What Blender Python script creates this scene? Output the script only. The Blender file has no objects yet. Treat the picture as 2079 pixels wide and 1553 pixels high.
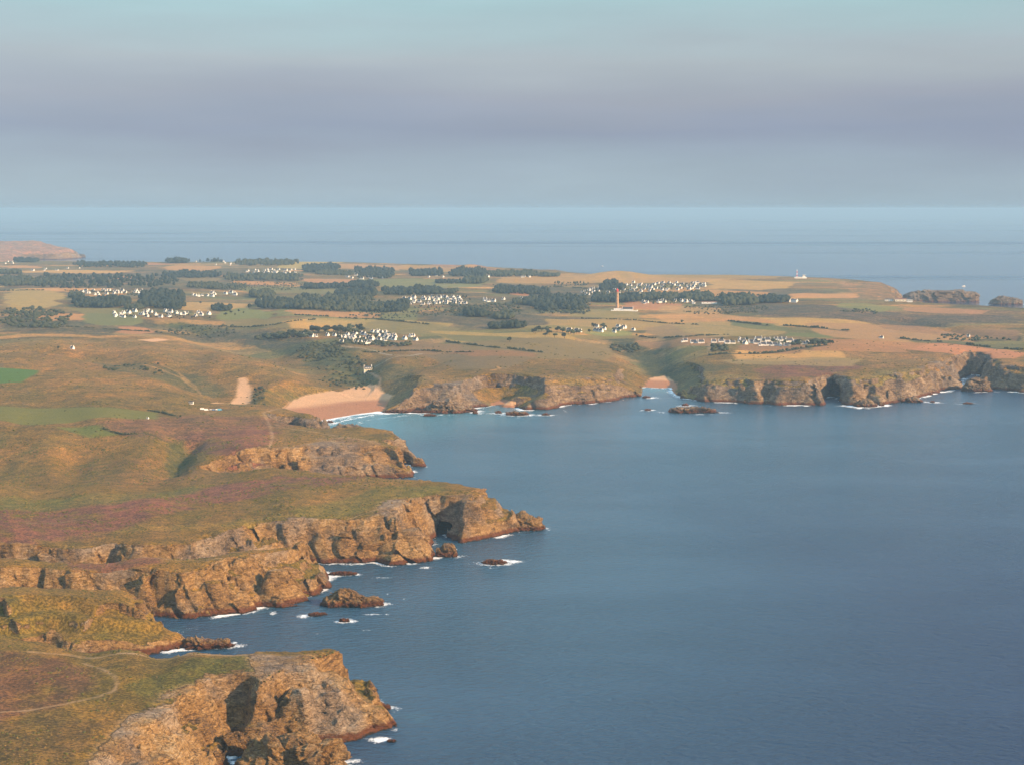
import bpy, math, random
import numpy as np
from mathutils import Vector

R = math.radians
scene = bpy.context.scene
# ------------------------------------------------------------------ camera
CAM_H, FOC, LEVEL = 285.0, 3300.0, 424.0      # camera height (m), focal length and level line in photo pixels
PW, PH = 2079.0, 1553.0
PITCH = math.atan((PH / 2 - LEVEL) / FOC)
cam = bpy.data.cameras.new('camera')
cam.sensor_width = 36.0
cam.lens = 36.0 * FOC / PW
cam.clip_start, cam.clip_end = 1.0, 400000.0
cam_ob = bpy.data.objects.new('camera', cam)
cam_ob.location = (0, 0, CAM_H)
cam_ob.rotation_euler = (math.pi / 2 - PITCH, 0, 0)
scene.collection.objects.link(cam_ob)
scene.camera = cam_ob

# ------------------------------------------------------------------ light
SUN_AZ, SUN_EL = R(118), R(23)                # azimuth clockwise from the view direction (+Y)
world = bpy.data.worlds.new('World'); scene.world = world
world.use_nodes = True
wn, wl = world.node_tree.nodes, world.node_tree.links
for n in list(wn): wn.remove(n)
w_out = wn.new('ShaderNodeOutputWorld'); w_bg = wn.new('ShaderNodeBackground')
w_sky = wn.new('ShaderNodeTexSky'); w_sky.sky_type = 'NISHITA'; w_sky.sun_disc = False
w_sky.sun_elevation, w_sky.sun_rotation = SUN_EL, SUN_AZ
w_sky.altitude = 200; w_sky.air_density = 1.0; w_sky.dust_density = 1.2; w_sky.ozone_density = 2.0
# thin evening stratus: a veil over the clear sky, banded by elevation and broken by wide streaks
w_tc = wn.new('ShaderNodeTexCoord'); w_sep = wn.new('ShaderNodeSeparateXYZ')
wl.new(w_tc.outputs['Generated'], w_sep.inputs[0])
w_map = wn.new('ShaderNodeMapping'); w_map.inputs['Scale'].default_value = (2.6, 2.6, 18)
wl.new(w_tc.outputs['Generated'], w_map.inputs[0])
w_no = wn.new('ShaderNodeTexNoise'); w_no.inputs['Scale'].default_value = 1.6; w_no.inputs['Detail'].default_value = 5
w_no.inputs['Roughness'].default_value = 0.45
wl.new(w_map.outputs[0], w_no.inputs['Vector'])
w_m1 = wn.new('ShaderNodeMath'); w_m1.operation = 'MULTIPLY_ADD'
w_m1.inputs[1].default_value = 0.045; w_m1.inputs[2].default_value = -0.0225
wl.new(w_no.outputs['Fac'], w_m1.inputs[0])
w_m2 = wn.new('ShaderNodeMath'); w_m2.operation = 'ADD'
wl.new(w_sep.outputs['Z'], w_m2.inputs[0]); wl.new(w_m1.outputs[0], w_m2.inputs[1])
w_mr = wn.new('ShaderNodeMapRange'); w_mr.inputs['From Min'].default_value = -0.01; w_mr.inputs['From Max'].default_value = 0.25
wl.new(w_m2.outputs[0], w_mr.inputs['Value'])
w_rp = wn.new('ShaderNodeValToRGB')
def ramp(node, stops):
    el = node.color_ramp.elements
    while len(el) > 1: el.remove(el[-1])
    el[0].position, el[0].color = stops[0][0], (*stops[0][1], 1)
    for p, c in stops[1:]:
        e = el.new(p); e.color = (*c, 1)
SKY_STOPS = [(0.00, (1.72, 2.34, 2.90)), (0.06, (1.72, 2.30, 2.82)), (0.14, (1.42, 1.86, 2.46)), (0.225, (1.16, 1.38, 2.08)),
             (0.30, (1.50, 1.58, 2.04)), (0.39, (1.92, 2.08, 2.28)), (0.50, (1.90, 2.68, 2.78)), (0.64, (2.6, 3.6, 4.0)), (0.80, (3.0, 4.3, 5.0)), (1.0, (3.2, 4.7, 5.9))]
ramp(w_rp, SKY_STOPS); wl.new(w_mr.outputs[0], w_rp.inputs[0])
w_map2 = wn.new('ShaderNodeMapping'); w_map2.inputs['Scale'].default_value = (5, 5, 34); w_map2.inputs['Rotation'].default_value = (0, R(2.5), 0)
wl.new(w_tc.outputs['Generated'], w_map2.inputs[0])
w_n2 = wn.new('ShaderNodeTexNoise'); w_n2.inputs['Scale'].default_value = 1.3; w_n2.inputs['Detail'].default_value = 7; w_n2.inputs['Roughness'].default_value = 0.58
wl.new(w_map2.outputs[0], w_n2.inputs['Vector'])
w_c2 = wn.new('ShaderNodeMapRange'); w_c2.inputs['From Min'].default_value = 0.3; w_c2.inputs['From Max'].default_value = 0.7; w_c2.inputs['To Min'].default_value = 0.955; w_c2.inputs['To Max'].default_value = 1.045
wl.new(w_n2.outputs['Fac'], w_c2.inputs['Value'])
w_v = wn.new('ShaderNodeVectorMath'); w_v.operation = 'SCALE'; wl.new(w_rp.outputs[0], w_v.inputs[0]); wl.new(w_c2.outputs[0], w_v.inputs['Scale'])
w_mix = wn.new('ShaderNodeMix'); w_mix.data_type = 'RGBA'; w_mix.inputs['Factor'].default_value = 0.85
wl.new(w_sky.outputs[0], w_mix.inputs[6]); wl.new(w_v.outputs[0], w_mix.inputs[7])
wl.new(w_mix.outputs[2], w_bg.inputs['Color'])
w_bg.inputs['Strength'].default_value = 0.10
wl.new(w_bg.outputs[0], w_out.inputs[0])

sun_dir = Vector((math.sin(SUN_AZ) * math.cos(SUN_EL), math.cos(SUN_AZ) * math.cos(SUN_EL), math.sin(SUN_EL)))
sun = bpy.data.lights.new('sun', 'SUN'); sun.energy = 5.0; sun.angle = R(0.6); sun.color = (1.0, 0.655, 0.35)
sun_ob = bpy.data.objects.new('sun', sun); sun_ob.rotation_euler = (-sun_dir).to_track_quat('-Z', 'Y').to_euler()
sun_ob.location = sun_dir * 600
scene.collection.objects.link(sun_ob)
scene.view_settings.view_transform = 'Standard'; scene.view_settings.look = 'None'
scene.view_settings.exposure = 1.03; scene.view_settings.gamma = 1.0
cy = scene.cycles
cy.use_denoising = True; cy.max_bounces = 4; cy.diffuse_bounces = 2; cy.glossy_bounces = 2
cy.transmission_bounces = 2; cy.volume_bounces = 0; cy.transparent_max_bounces = 8
cy.use_adaptive_sampling = True; cy.adaptive_threshold = 0.02; cy.sample_clamp_indirect = 4

# ------------------------------------------------------------------ helpers: projection, noise, polygons
def cast(u, v, z):
    """point at height z seen at photo pixel (u, v)"""
    u, v, z = np.broadcast_arrays(np.asarray(u, float), np.asarray(v, float), np.asarray(z, float))
    a, b = (u - PW / 2) / FOC, (v - PH / 2) / FOC
    dy = math.cos(PITCH) - b * math.sin(PITCH); dz = -math.sin(PITCH) - b * math.cos(PITCH)
    t = (z - CAM_H) / dz
    return a * t, dy * t
rng = np.random.RandomState(7)
PERM = rng.permutation(256).astype(np.int32); PERM = np.concatenate([PERM, PERM, PERM])
GR3 = rng.normal(size=(256, 3)).astype(np.float32); GR3 /= np.linalg.norm(GR3, axis=1)[:, None]
def perlin3(x, y, z):
    xi, yi, zi = np.floor(x), np.floor(y), np.floor(z)
    xf, yf, zf = (x - xi).astype(np.float32), (y - yi).astype(np.float32), (z - zi).astype(np.float32)
    xi, yi, zi = xi.astype(np.int64) & 255, yi.astype(np.int64) & 255, zi.astype(np.int64) & 255
    f = lambda t: t * t * t * (t * (t * 6 - 15) + 10)
    u, v, w = f(xf), f(yf), f(zf)
    def g(a, b, c):
        h = PERM[PERM[PERM[xi + a] + yi + b] + zi + c] & 255
        gr = GR3[h]
        return gr[..., 0] * (xf - a) + gr[..., 1] * (yf - b) + gr[..., 2] * (zf - c)
    l = lambda a, b, t: a + (b - a) * t
    return 1.5 * l(l(l(g(0, 0, 0), g(1, 0, 0), u), l(g(0, 1, 0), g(1, 1, 0), u), v),
                   l(l(g(0, 0, 1), g(1, 0, 1), u), l(g(0, 1, 1), g(1, 1, 1), u), v), w)
def fbm(x, y, z=0.0, s=1.0, octs=4, gain=0.5, ridged=False):
    x, y = np.asarray(x, float) * s, np.asarray(y, float) * s
    z = np.broadcast_to(np.asarray(z, float) * s, x.shape)
    out = np.zeros(x.shape, np.float32); a = 1.0; tot = 0
    for o in range(octs):
        n = perlin3(x + 13.7 * o, y + 7.1 * o, z + 3.3 * o)
        out += a * ((1 - 2 * np.abs(n)) if ridged else n); tot += a
        x, y, z = x * 2.03, y * 2.03, z * 2.03; a *= gain
    return out / tot
def facets(x, y, z, s, seed=0):
    """blocky, planar-faced rock: every random cell is a tilted plane"""
    p = np.stack([x, y, z], -1).astype(np.float32) * s
    ip = np.floor(p).astype(np.int64)
    best = np.full(p.shape[:-1], 1e9, np.float32); val = np.zeros(p.shape[:-1], np.float32)
    for a in (-1, 0, 1):
        for b in (-1, 0, 1):
            for c in (-1, 0, 1):
                q = ip + np.array([a, b, c])
                h = PERM[PERM[PERM[(q[..., 0] + seed) & 255] + (q[..., 1] & 255)] + (q[..., 2] & 255)]
                fp = q + 0.5 + 0.45 * GR3[h & 255]
                d = p - fp; dd = (d * d).sum(-1)
                n = GR3[(h * 7 + 31) & 255]
                vv = (d * n).sum(-1) + 0.8 * GR3[(h * 5 + 11) & 255, 0]
                m = dd < best
                best = np.where(m, dd, best); val = np.where(m, vv, val)
    return val
def seg_dist(px, py, pts, vals=None, closed=True):
    """distance to polyline and value interpolated along it"""
    n = len(pts); best = np.full(px.shape, 1e18); out = None if vals is None else np.zeros(px.shape)
    for i in range(n if closed else n - 1):
        ax, ay = pts[i]; bx, by = pts[(i + 1) % n]
        ex, ey = bx - ax, by - ay; L = ex * ex + ey * ey + 1e-9
        t = np.clip(((px - ax) * ex + (py - ay) * ey) / L, 0, 1)
        d = (px - ax - t * ex) ** 2 + (py - ay - t * ey) ** 2
        m = d < best
        best[m] = d[m]
        if out is not None: out[m] = (vals[i] + (vals[(i + 1) % n] - vals[i]) * t)[m]
    return np.sqrt(best), out
def inside(px, py, pts):
    r = np.zeros(px.shape, bool); n = len(pts); j = n - 1
    for i in range(n):
        xi, yi = pts[i]; xj, yj = pts[j]
        if yi != yj:
            r ^= ((yi > py) != (yj > py)) & (px < (xj - xi) * (py - yi) / (yj - yi) + xi)
        j = i
    return r
sst = lambda a, b, x: (lambda t: t * t * (3 - 2 * t))(np.clip((x - a) / (b - a), 0, 1))

# ------------------------------------------------------------------ the island: height of the open ground
CTRL = [  # photo u, v, height of the open ground there
 (100,1400,34),(0,1320,33),(250,1320,33),(400,1330,33),(500,1340,32),(0,1500,36),(-150,1553,38),(300,1500,31),(620,1340,31),(690,1350,30),(700,1420,24),
 (0,1188,31),(130,1205,30),(230,1232,27),(300,1262,22),(60,1250,31),(340,1290,17),(180,1280,26),
 (0,1125,34),(300,1122,34),(480,1135,33),(560,1138,31),(620,1150,26),(-150,1130,35),
 (0,1050,38),(300,1020,38),(600,1020,37),(800,1005,37),(880,1000,36),(960,1015,34),(0,990,32),
 (400,970,30),(200,1000,34),(0,960,18),(150,965,15),(320,965,16),(430,960,24),(60,985,20),(300,985,22),(200,950,24),(50,940,27),(360,935,20),(385,915,27),(420,930,34),(330,930,32),(-100,975,14),
 (100,915,34),(300,915,36),(100,870,40),(300,870,41),(0,840,42),(200,840,42),
 (500,1052,33),(650,1062,33),(400,1068,32),(500,900,39),(560,930,36),(650,925,33),(740,905,32),(800,915,29),(620,880,35),(700,892,33),
 (400,850,36),(520,845,32),(600,850,25),(640,865,22),(420,832,22),
 (450,800,13),(500,815,9),(560,795,25),(590,800,20),(400,780,24),(330,800,33),(200,800,40),
 (300,760,36),(200,735,36),(150,760,43),(300,715,47),(100,700,49),(450,725,43),(560,752,32),(640,778,19),(0,740,45),(520,735,40),
 (745,788,6),(715,768,8),(640,745,11),(570,722,15),(500,702,20),(420,688,26),(330,670,34),(780,760,26),(740,750,16),(660,720,28),(620,712,30),
 (700,700,38),(800,725,38),(1000,720,38),(1100,680,40),(850,765,37),(1000,760,37),(1150,757,36),(1230,745,34),(1290,765,28),(950,785,33),
 (1345,772,4),(1330,750,8),(1300,722,15),(1270,702,25),(1400,735,32),(1380,765,26),
 (1500,770,34),(1650,765,35),(1450,700,41),(1700,700,42),(1900,720,39),(1800,760,36),(2050,730,37),(1400,690,41),(2200,740,36),
 (300,640,42),(100,660,42),(900,640,42),(1250,633,37),(1700,640,43),(2000,640,37),(1850,657,34),(1990,682,33),(600,650,42),
 (300,590,45),(900,590,43),(1400,590,42),(1800,590,35),(100,540,42),(600,540,42),(1000,555,40),(1560,563,41),(1640,567,41),(1750,580,36),(2079,625,34),(0,600,44),(2300,660,34)]
_c = np.array(CTRL, float); _cx, _cy = cast(_c[:, 0], _c[:, 1], _c[:, 2]); _cz = _c[:, 2]
HUMPS = [(1255, 549, 66, 120, 190), (955, 537, 62, 80, 200), (40, 492, 66, 420, 400)]
def P(x, y):
    a, b = x / y * 33, np.log(y) * 9
    ca, cb = _cx / _cy * 33, np.log(_cy) * 9
    num = np.zeros(x.shape); den = np.zeros(x.shape)
    for i in range(len(_cz)):
        w = 1.0 / (((a - ca[i]) ** 2 + (b - cb[i]) ** 2 + 0.12) ** 1.6)
        num += w * _cz[i]; den += w
    h = num / den
    for (u, v, z, rx, ry) in HUMPS[:3]:
        hx, hy = cast(u, v, z)
        k = np.exp(-((x - hx) / rx) ** 2 - ((y - hy) / ry) ** 2)
        h = h + (z - 41) * k
    return h + 16 * sst(8000, 8600, y) * fbm(x, y, 0, 1 / 260, 3, ridged=True) + 1.2 * fbm(x, y, 0, 1 / 140, 3) + 0.35 * fbm(x, y, 5, 1 / 18, 2)
_P0 = P
VALLEYS = [([(745,788),(700,766),(640,748),(570,722),(500,703),(420,686),(340,668)], 12, 60), ([(440,802),(380,776),(320,760),(230,742),(100,735)], 8, 38), ([(345,964),(365,925),(388,903)], 9, 15), ([(1340,772),(1325,746),(1295,718),(1262,700)], 9, 42), ([(2120,702),(1990,684),(1920,674)], 13, 32), ([(1905,668),(1830,655)], 11, 28), ([(640,720),(690,712),(720,735),(715,765)], 7, 30), ([(800,762),(845,748),(880,742)], 6, 30)]
_val = []
for pl, dep, hw in VALLEYS:
    a = np.array(pl, float); x_, y_ = cast(a[:, 0], a[:, 1], 25.0); _val.append((list(zip(x_, y_)), dep, hw))
def P(x, y):
    h = _P0(x, y)
    for pl, dep, hw in _val:
        xs, ys = zip(*pl); m = (x > min(xs) - 3 * hw) & (x < max(xs) + 3 * hw) & (y > min(ys) - 3 * hw) & (y < max(ys) + 3 * hw)
        if m.any():
            dd, _ = seg_dist(x[m], y[m], pl, closed=False); g = np.exp(-(dd / hw) ** 2)
            h[m] = np.maximum(h[m] - dep * g, np.minimum(h[m], 3.5))
    return h
def ground(u, v, z0=38.0):
    """where the open ground is seen at photo pixel (u, v)"""
    u, v = np.atleast_1d(np.asarray(u, float)), np.atleast_1d(np.asarray(v, float)); z = np.full(u.shape, float(z0))
    for _ in range(5):
        x, y = cast(u, v, z); z = 0.5 * z + 0.5 * P(x, y)
    return x, y

# coast at water level: photo u, v, width (m) of the cliff between water and open ground
COAST = [(-700,1900,30),(100,1800,22),(330,1700,30),(420,1610,26),(447,1560,22),(462,1540,18),(478,1500,12),(492,1515,12),(540,1516,18),(600,1508,24),(690,1507,26),(735,1506,26),(765,1492,30),
 (806,1471,46),(780,1456,32),(764,1442,28),(772,1422,26),(752,1408,20),(725,1398,14),(680,1400,10),(600,1408,9),(500,1412,9),(380,1414,9),(220,1402,9),(60,1385,9),(-100,1372,10),(-280,1362,10),
 (-280,1352,50),(-100,1345,56),(0,1345,56),(60,1345,46),(88,1332,40),(100,1332,40),(130,1345,52),(230,1338,54),(310,1328,44),(375,1316,34),(388,1306,28),(360,1290,18),(315,1272,12),(270,1262,10),(180,1268,9),(60,1270,9),(-120,1268,9),(-300,1262,9),
 (-300,1250,9),(-120,1247,9),(0,1247,8),(80,1246,10),(160,1252,10),(240,1247,8),(300,1250,12),(360,1254,10),(430,1253,16),(500,1243,22),(560,1223,22),(610,1213,24),(652,1203,36),(671,1188,44),(662,1170,22),(636,1158,14),(590,1168,10),
 (520,1188,9),(440,1202,8),(330,1210,8),(200,1212,8),(0,1212,8),(-200,1210,8),(-200,1198,8),(0,1196,7),(100,1197,7),(205,1194,7),(220,1186,6),(236,1194,7),(300,1196,7),(400,1192,8),(470,1176,18),(560,1153,18),(600,1149,14),(622,1141,9),(660,1143,12),(720,1144,16),(760,1141,14),(795,1149,20),(845,1143,22),(874,1133,22),
 (868,1117,18),(878,1098,12),(893,1088,9),(920,1094,9),(938,1101,12),(965,1098,18),(1003,1092,30),(1057,1080,44),(1056,1066,38),(1020,1056,16),(960,1050,11),(890,1044,9),(800,1034,8),(680,1022,8),(560,1014,9),(490,1009,14),(455,1002,18),(470,994,18),
 (520,987,20),(580,980,16),(660,976,24),(740,972,28),(800,970,26),(849,969,20),(838,956,12),(806,948,9),(820,945,10),(864,947,40),(846,934,14),(815,922,9),(770,914,8),(720,911,7),(660,906,7),(600,900,7),
 (562,893,6),(560,887,6),(590,885,8),(618,889,7),(645,890,9),(656,880,10),(648,866,8),(640,858,7),
 (668,851,150),(715,842,150),(770,835,110),(780,838,24),(832,838,30),(868,831,34),(930,833,38),(968,828,30),(1000,823,32),(1035,822,34),(1062,833,40),(1110,832,38),(1150,822,30),(1200,820,34),(1262,811,30),(1300,805,28),(1306,795,22),(1297,787,20),(1308,786,60),
 (1340,788,60),(1362,787,50),(1366,797,22),(1388,808,26),(1430,816,26),(1480,817,24),(1545,822,22),(1556,817,12),(1572,823,22),(1670,824,24),(1676,812,12),(1684,806,10),(1700,814,12),(1716,822,26),(1742,824,26),(1762,819,22),(1790,822,26),(1822,813,30),
 (1850,812,26),(1900,800,30),(1945,782,26),(1955,768,16),(1975,756,14),(1992,768,14),(2000,788,26),(2040,793,30),(2085,797,30),(2200,800,30),(2450,790,30),(2900,770,30),
 (3100,680,40),(2500,668,40),(2250,656,40),(2079,650,40),(1990,645,40),(1900,640,40),(1850,630,40),(1832,614,30),(1833,604,50),(1812,594,50),(1765,589,50),(1640,584,60),(1500,579,60),(1340,577,60),(1260,577,80),(1190,572,80),(1150,566,60),(1120,566,60),(1000,560,60),(985,556,80),(920,554,80),(700,549,80),
 (400,548,80),(200,548,80),(60,545,80),(60,528,90),(120,528,90),(168,524.5,70),(160,520,70),(100,510,90),(-100,500,90),(-700,495,120),(-1700,520,120),(-1700,1000,60),(-1500,1400,30),(-1100,1800,30)]
_k = np.array(COAST, float); _kx, _ky = cast(_k[:, 0], _k[:, 1], 0.0)
COAST_XY = list(zip(_kx, _ky)); COAST_W = list(_k[:, 2])
def wpoly(uv, z=None):
    a = np.array(uv, float)
    x, y = ground(a[:, 0], a[:, 1]) if z is None else cast(a[:, 0], a[:, 1], z)
    return list(zip(x, y))
BEACHES = [wpoly([(560,842),(590,818),(625,806),(690,797),(722,786),(752,786),(775,800),(800,806),(778,832),(720,852),(660,866),(600,850)], 2.0),
           wpoly([(1301,800),(1311,777),(1324,768),(1350,766),(1375,778),(1373,800)], 2.0),
           wpoly([(985,835),(1000,817),(1020,812),(1050,815),(1045,835)], 1.0)]
def height(x, y, full=False):
    x, y = np.asarray(x, float), np.asarray(y, float)
    sc = np.clip(y / 1100, 0.7, 3.0)
    wx = x + 3.2 * sc * fbm(x, y, 1, 1 / 30.0, 3); wy = y + 3.2 * sc * fbm(x, y, 9, 1 / 30.0, 3)
    d, w = seg_dist(wx, wy, COAST_XY, COAST_W)
    ins = inside(wx, wy, COAST_XY)
    near = d < 400
    # buttresses and gullies
    g = fbm(x, y, 3, 1 / (17.0), 3, ridged=True)
    g2 = fbm(x, y, 4, 1 / 46.0, 2)
    w = w * np.where(w < 33, np.where(y < 1900, 1.35, 1.1), 1.0)
    w = np.maximum(w * (1.0 + (0.55 * (g - 0.25) + 0.55 * g2) * (1 - .85 * sst(28, 40, w))), 3.0)
    p = P(x, y)
    t = np.clip(d / w, 0, 1)
    prof = 0.82 * t ** 0.8 + 0.18 * sst(0.62, 1.0, t)
    hill = np.where(t < .16, t / .16 * .34, .34 + .66 * (np.clip(t - .16, 0, 1) / .84) ** .9)      # low cliff, then a turf slope
    prof = prof + (hill - prof) * sst(33, 41, w) * (y < 1900)
    far_p = np.where(t < .42, t / .42 * .66, .66 + .34 * (np.clip(t - .42, 0, 1) / .58) ** .85)
    prof = prof + (far_p - prof) * .8 * sst(1900, 2100, y)
    ledge = 0.06 * np.sin(t * 14 + 5 * g2) * (1 - t) * t * 4
    h = p * np.clip(prof + ledge, 0, 1)
    h = np.where(d > w, p - 1.4 * np.exp(-(d - w) / 7.0), np.minimum(h, p - 1.4 * t))
    bw = np.full(x.shape, 0.0)
    for i, b in enumerate(BEACHES):
        db, _ = seg_dist(x, y, b); inb = inside(x, y, b)
        sd = np.where(inb, db, -db)
        rise = 0.028 if i == 0 else 0.035
        zb = np.clip(0.10 + d * rise, 0, 9.0) + np.maximum(0, -sd) * (0.45 if i else 0.5)
        zb = np.where(sd < -40, 1e3, zb)
        bw = np.maximum(bw, sst(-2, 3, sd))
        h = np.where(sd > -40, np.minimum(h, zb), h)
    h = np.where(ins, h, -0.4 - d * 0.8)
    if full:
        return h, np.where(ins, d, -d), w, bw, p
    return h

# ------------------------------------------------------------------ materials
def new_mat(name):
    m = bpy.data.materials.new(name); m.use_nodes = True
    nt = m.node_tree
    for n in list(nt.nodes): nt.nodes.remove(n)
    o = nt.nodes.new('ShaderNodeOutputMaterial'); b = nt.nodes.new('ShaderNodeBsdfPrincipled')
    nt.links.new(b.outputs[0], o.inputs['Surface'])
    b.inputs['Specular IOR Level'].default_value = 0.2
    return m, nt, b
class NT:
    def __init__(s, nt): s.n, s.l = nt.nodes, nt.links
    def lk(s, a, b):
        if isinstance(a, (int, float)): b.default_value = a
        elif isinstance(a, tuple): b.default_value = a if len(a) == len(b.default_value) else (*a, 1)
        else: s.l.new(a, b)
    def pos(s): return s.n.new('ShaderNodeNewGeometry').outputs['Position']
    def mapping(s, v, scale=(1, 1, 1), rot=(0, 0, 0)):
        m = s.n.new('ShaderNodeMapping'); m.inputs['Scale'].default_value = scale; m.inputs['Rotation'].default_value = rot
        s.lk(v, m.inputs[0]); return m.outputs[0]
    def noise(s, v, scale, detail=4, rough=0.55):
        m = s.n.new('ShaderNodeTexNoise'); m.inputs['Scale'].default_value = scale; m.inputs['Detail'].default_value = detail
        m.inputs['Roughness'].default_value = rough; s.lk(v, m.inputs['Vector']); return m.outputs['Fac']
    def voro(s, v, scale, feat='DISTANCE_TO_EDGE', out='Distance'):
        m = s.n.new('ShaderNodeTexVoronoi'); m.feature = feat; m.inputs['Scale'].default_value = scale
        s.lk(v, m.inputs['Vector']); return m.outputs[out]
    def mr(s, v, a, b, c=0.0, d=1.0, smooth=True):
        m = s.n.new('ShaderNodeMapRange'); m.interpolation_type = 'SMOOTHSTEP' if smooth else 'LINEAR'
        for i, q in enumerate((v, a, b, c, d)): s.lk(q, m.inputs[i])
        return m.outputs[0]
    def math(s, op, a, b=0.0, c=0.0):
        m = s.n.new('ShaderNodeMath'); m.operation = op
        for i, q in enumerate((a, b, c)): s.lk(q, m.inputs[i])
        return m.outputs[0]
    def mix(s, f, a, b, mode='MIX'):
        m = s.n.new('ShaderNodeMix'); m.data_type = 'RGBA'; m.blend_type = mode
        s.lk(f, m.inputs['Factor']); s.lk(a, m.inputs[6]); s.lk(b, m.inputs[7]); return m.outputs[2]
    def ramp(s, f, stops):
        m = s.n.new('ShaderNodeValToRGB'); ramp(m, stops); s.lk(f, m.inputs[0]); return m.outputs[0]
    def bump(s, h, strength, dist, normal=None):
        m = s.n.new('ShaderNodeBump'); m.inputs['Strength'].default_value = strength; m.inputs['Distance'].default_value = dist
        s.lk(h, m.inputs['Height'])
        if normal is not None: s.lk(normal, m.inputs['Normal'])
        return m.outputs[0]
    def attr(s, name, out='Fac'):
        m = s.n.new('ShaderNodeAttribute'); m.attribute_name = name; return m.outputs[out]
    def z(s, v):
        m = s.n.new('ShaderNodeSeparateXYZ'); s.lk(v, m.inputs[0]); return m.outputs['Z']
def rock_nodes(t, k=1.0, g=0.5, lum=0.70):
    """colour and bump height of the schist cliffs; k scales the grain (1 near, larger = coarser)"""
    p = t.pos()
    strata = t.mapping(p, (0.30 / k, 0.30 / k, 1.1 / k), (R(38), R(-22), R(15)))
    n1 = t.noise(p, 0.028 / k ** .5, 5, 0.6); n2 = t.noise(strata, 0.55, 6, 0.62); n3 = t.noise(p, 0.55 / k, 5, 0.65)
    v1 = t.voro(t.mapping(p, (1, 1, 0.6), (R(25), R(-20), 0)), 0.16 / k)
    n4 = t.noise(t.mapping(p, (0.10 / k, 0.10 / k, 0.32 / k), (R(38), R(-22), R(15))), 1.0, 3, 0.5)
    joint = t.mr(t.math('ABSOLUTE', t.math('SUBTRACT', n4, 0.5)), 0.0, 0.022)
    n5 = t.noise(strata, 2.2, 4, 0.7)
    f = t.math('ADD', t.math('MULTIPLY', n1, 0.36), t.math('ADD', t.math('MULTIPLY', n2, 0.34), t.math('ADD', t.math('MULTIPLY', n3, 0.22), t.math('MULTIPLY', n5, 0.24))))
    n6 = t.noise(p, 1.5 / k, 3, 0.7)
    f = t.mr(t.math('ADD', t.math('MULTIPLY', f, 0.86), t.math('MULTIPLY', n6, 0.18)), 0.47, 0.71, 0.0, 1.0, False)
    col = t.ramp(f, [(p_, tuple(lum * q_ for q_ in c_)) for p_, c_ in ((0.02, (0.075, 0.050, 0.034)), (0.27, (0.185, 0.105, 0.046)), (0.52, (0.345, 0.198, 0.076)), (0.75, (0.46, 0.282, 0.118)), (0.98, (0.60, 0.43, 0.25)))])
    grey = t.mr(t.noise(p, 0.016 / k ** .5, 4, 0.6), 0.48, 0.62)
    col = t.mix(t.math('MULTIPLY', grey, g) if g < .7 else t.math('MULTIPLY_ADD', grey, 0.35, 0.45), col, t.ramp(f, [(p_, tuple(lum * q_ for q_ in c_)) for p_, c_ in ((0.02, (0.070, 0.062, 0.058)), (0.5, (0.25, 0.205, 0.170)), (0.98, (0.50, 0.42, 0.34)))]))
    crack = t.mr(v1, 0.0, 0.06)
    col = t.mix(t.math('MULTIPLY', t.math('SUBTRACT', 1.0, crack), 0.14), col, (0.05, 0.035, 0.025, 1))
    col = t.mix(t.math('MULTIPLY', t.math('SUBTRACT', 1.0, joint), 0.55), col, (0.035, 0.026, 0.020, 1))
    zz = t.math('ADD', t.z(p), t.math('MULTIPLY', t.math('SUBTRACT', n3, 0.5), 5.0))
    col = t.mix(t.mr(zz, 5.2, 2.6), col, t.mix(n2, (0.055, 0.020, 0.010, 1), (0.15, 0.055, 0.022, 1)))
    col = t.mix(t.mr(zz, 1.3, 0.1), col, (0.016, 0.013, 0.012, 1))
    hgt = t.math('ADD', t.math('ADD', t.math('MULTIPLY', n2, 1.2), t.math('ADD', t.math('MULTIPLY', n5, 0.5), t.math('MULTIPLY', joint, 0.5))), t.math('ADD', t.math('MULTIPLY', n3, 0.8), t.math('MULTIPLY', t.mr(v1, 0.0, 0.22), 0.22)))
    return col, hgt
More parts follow.
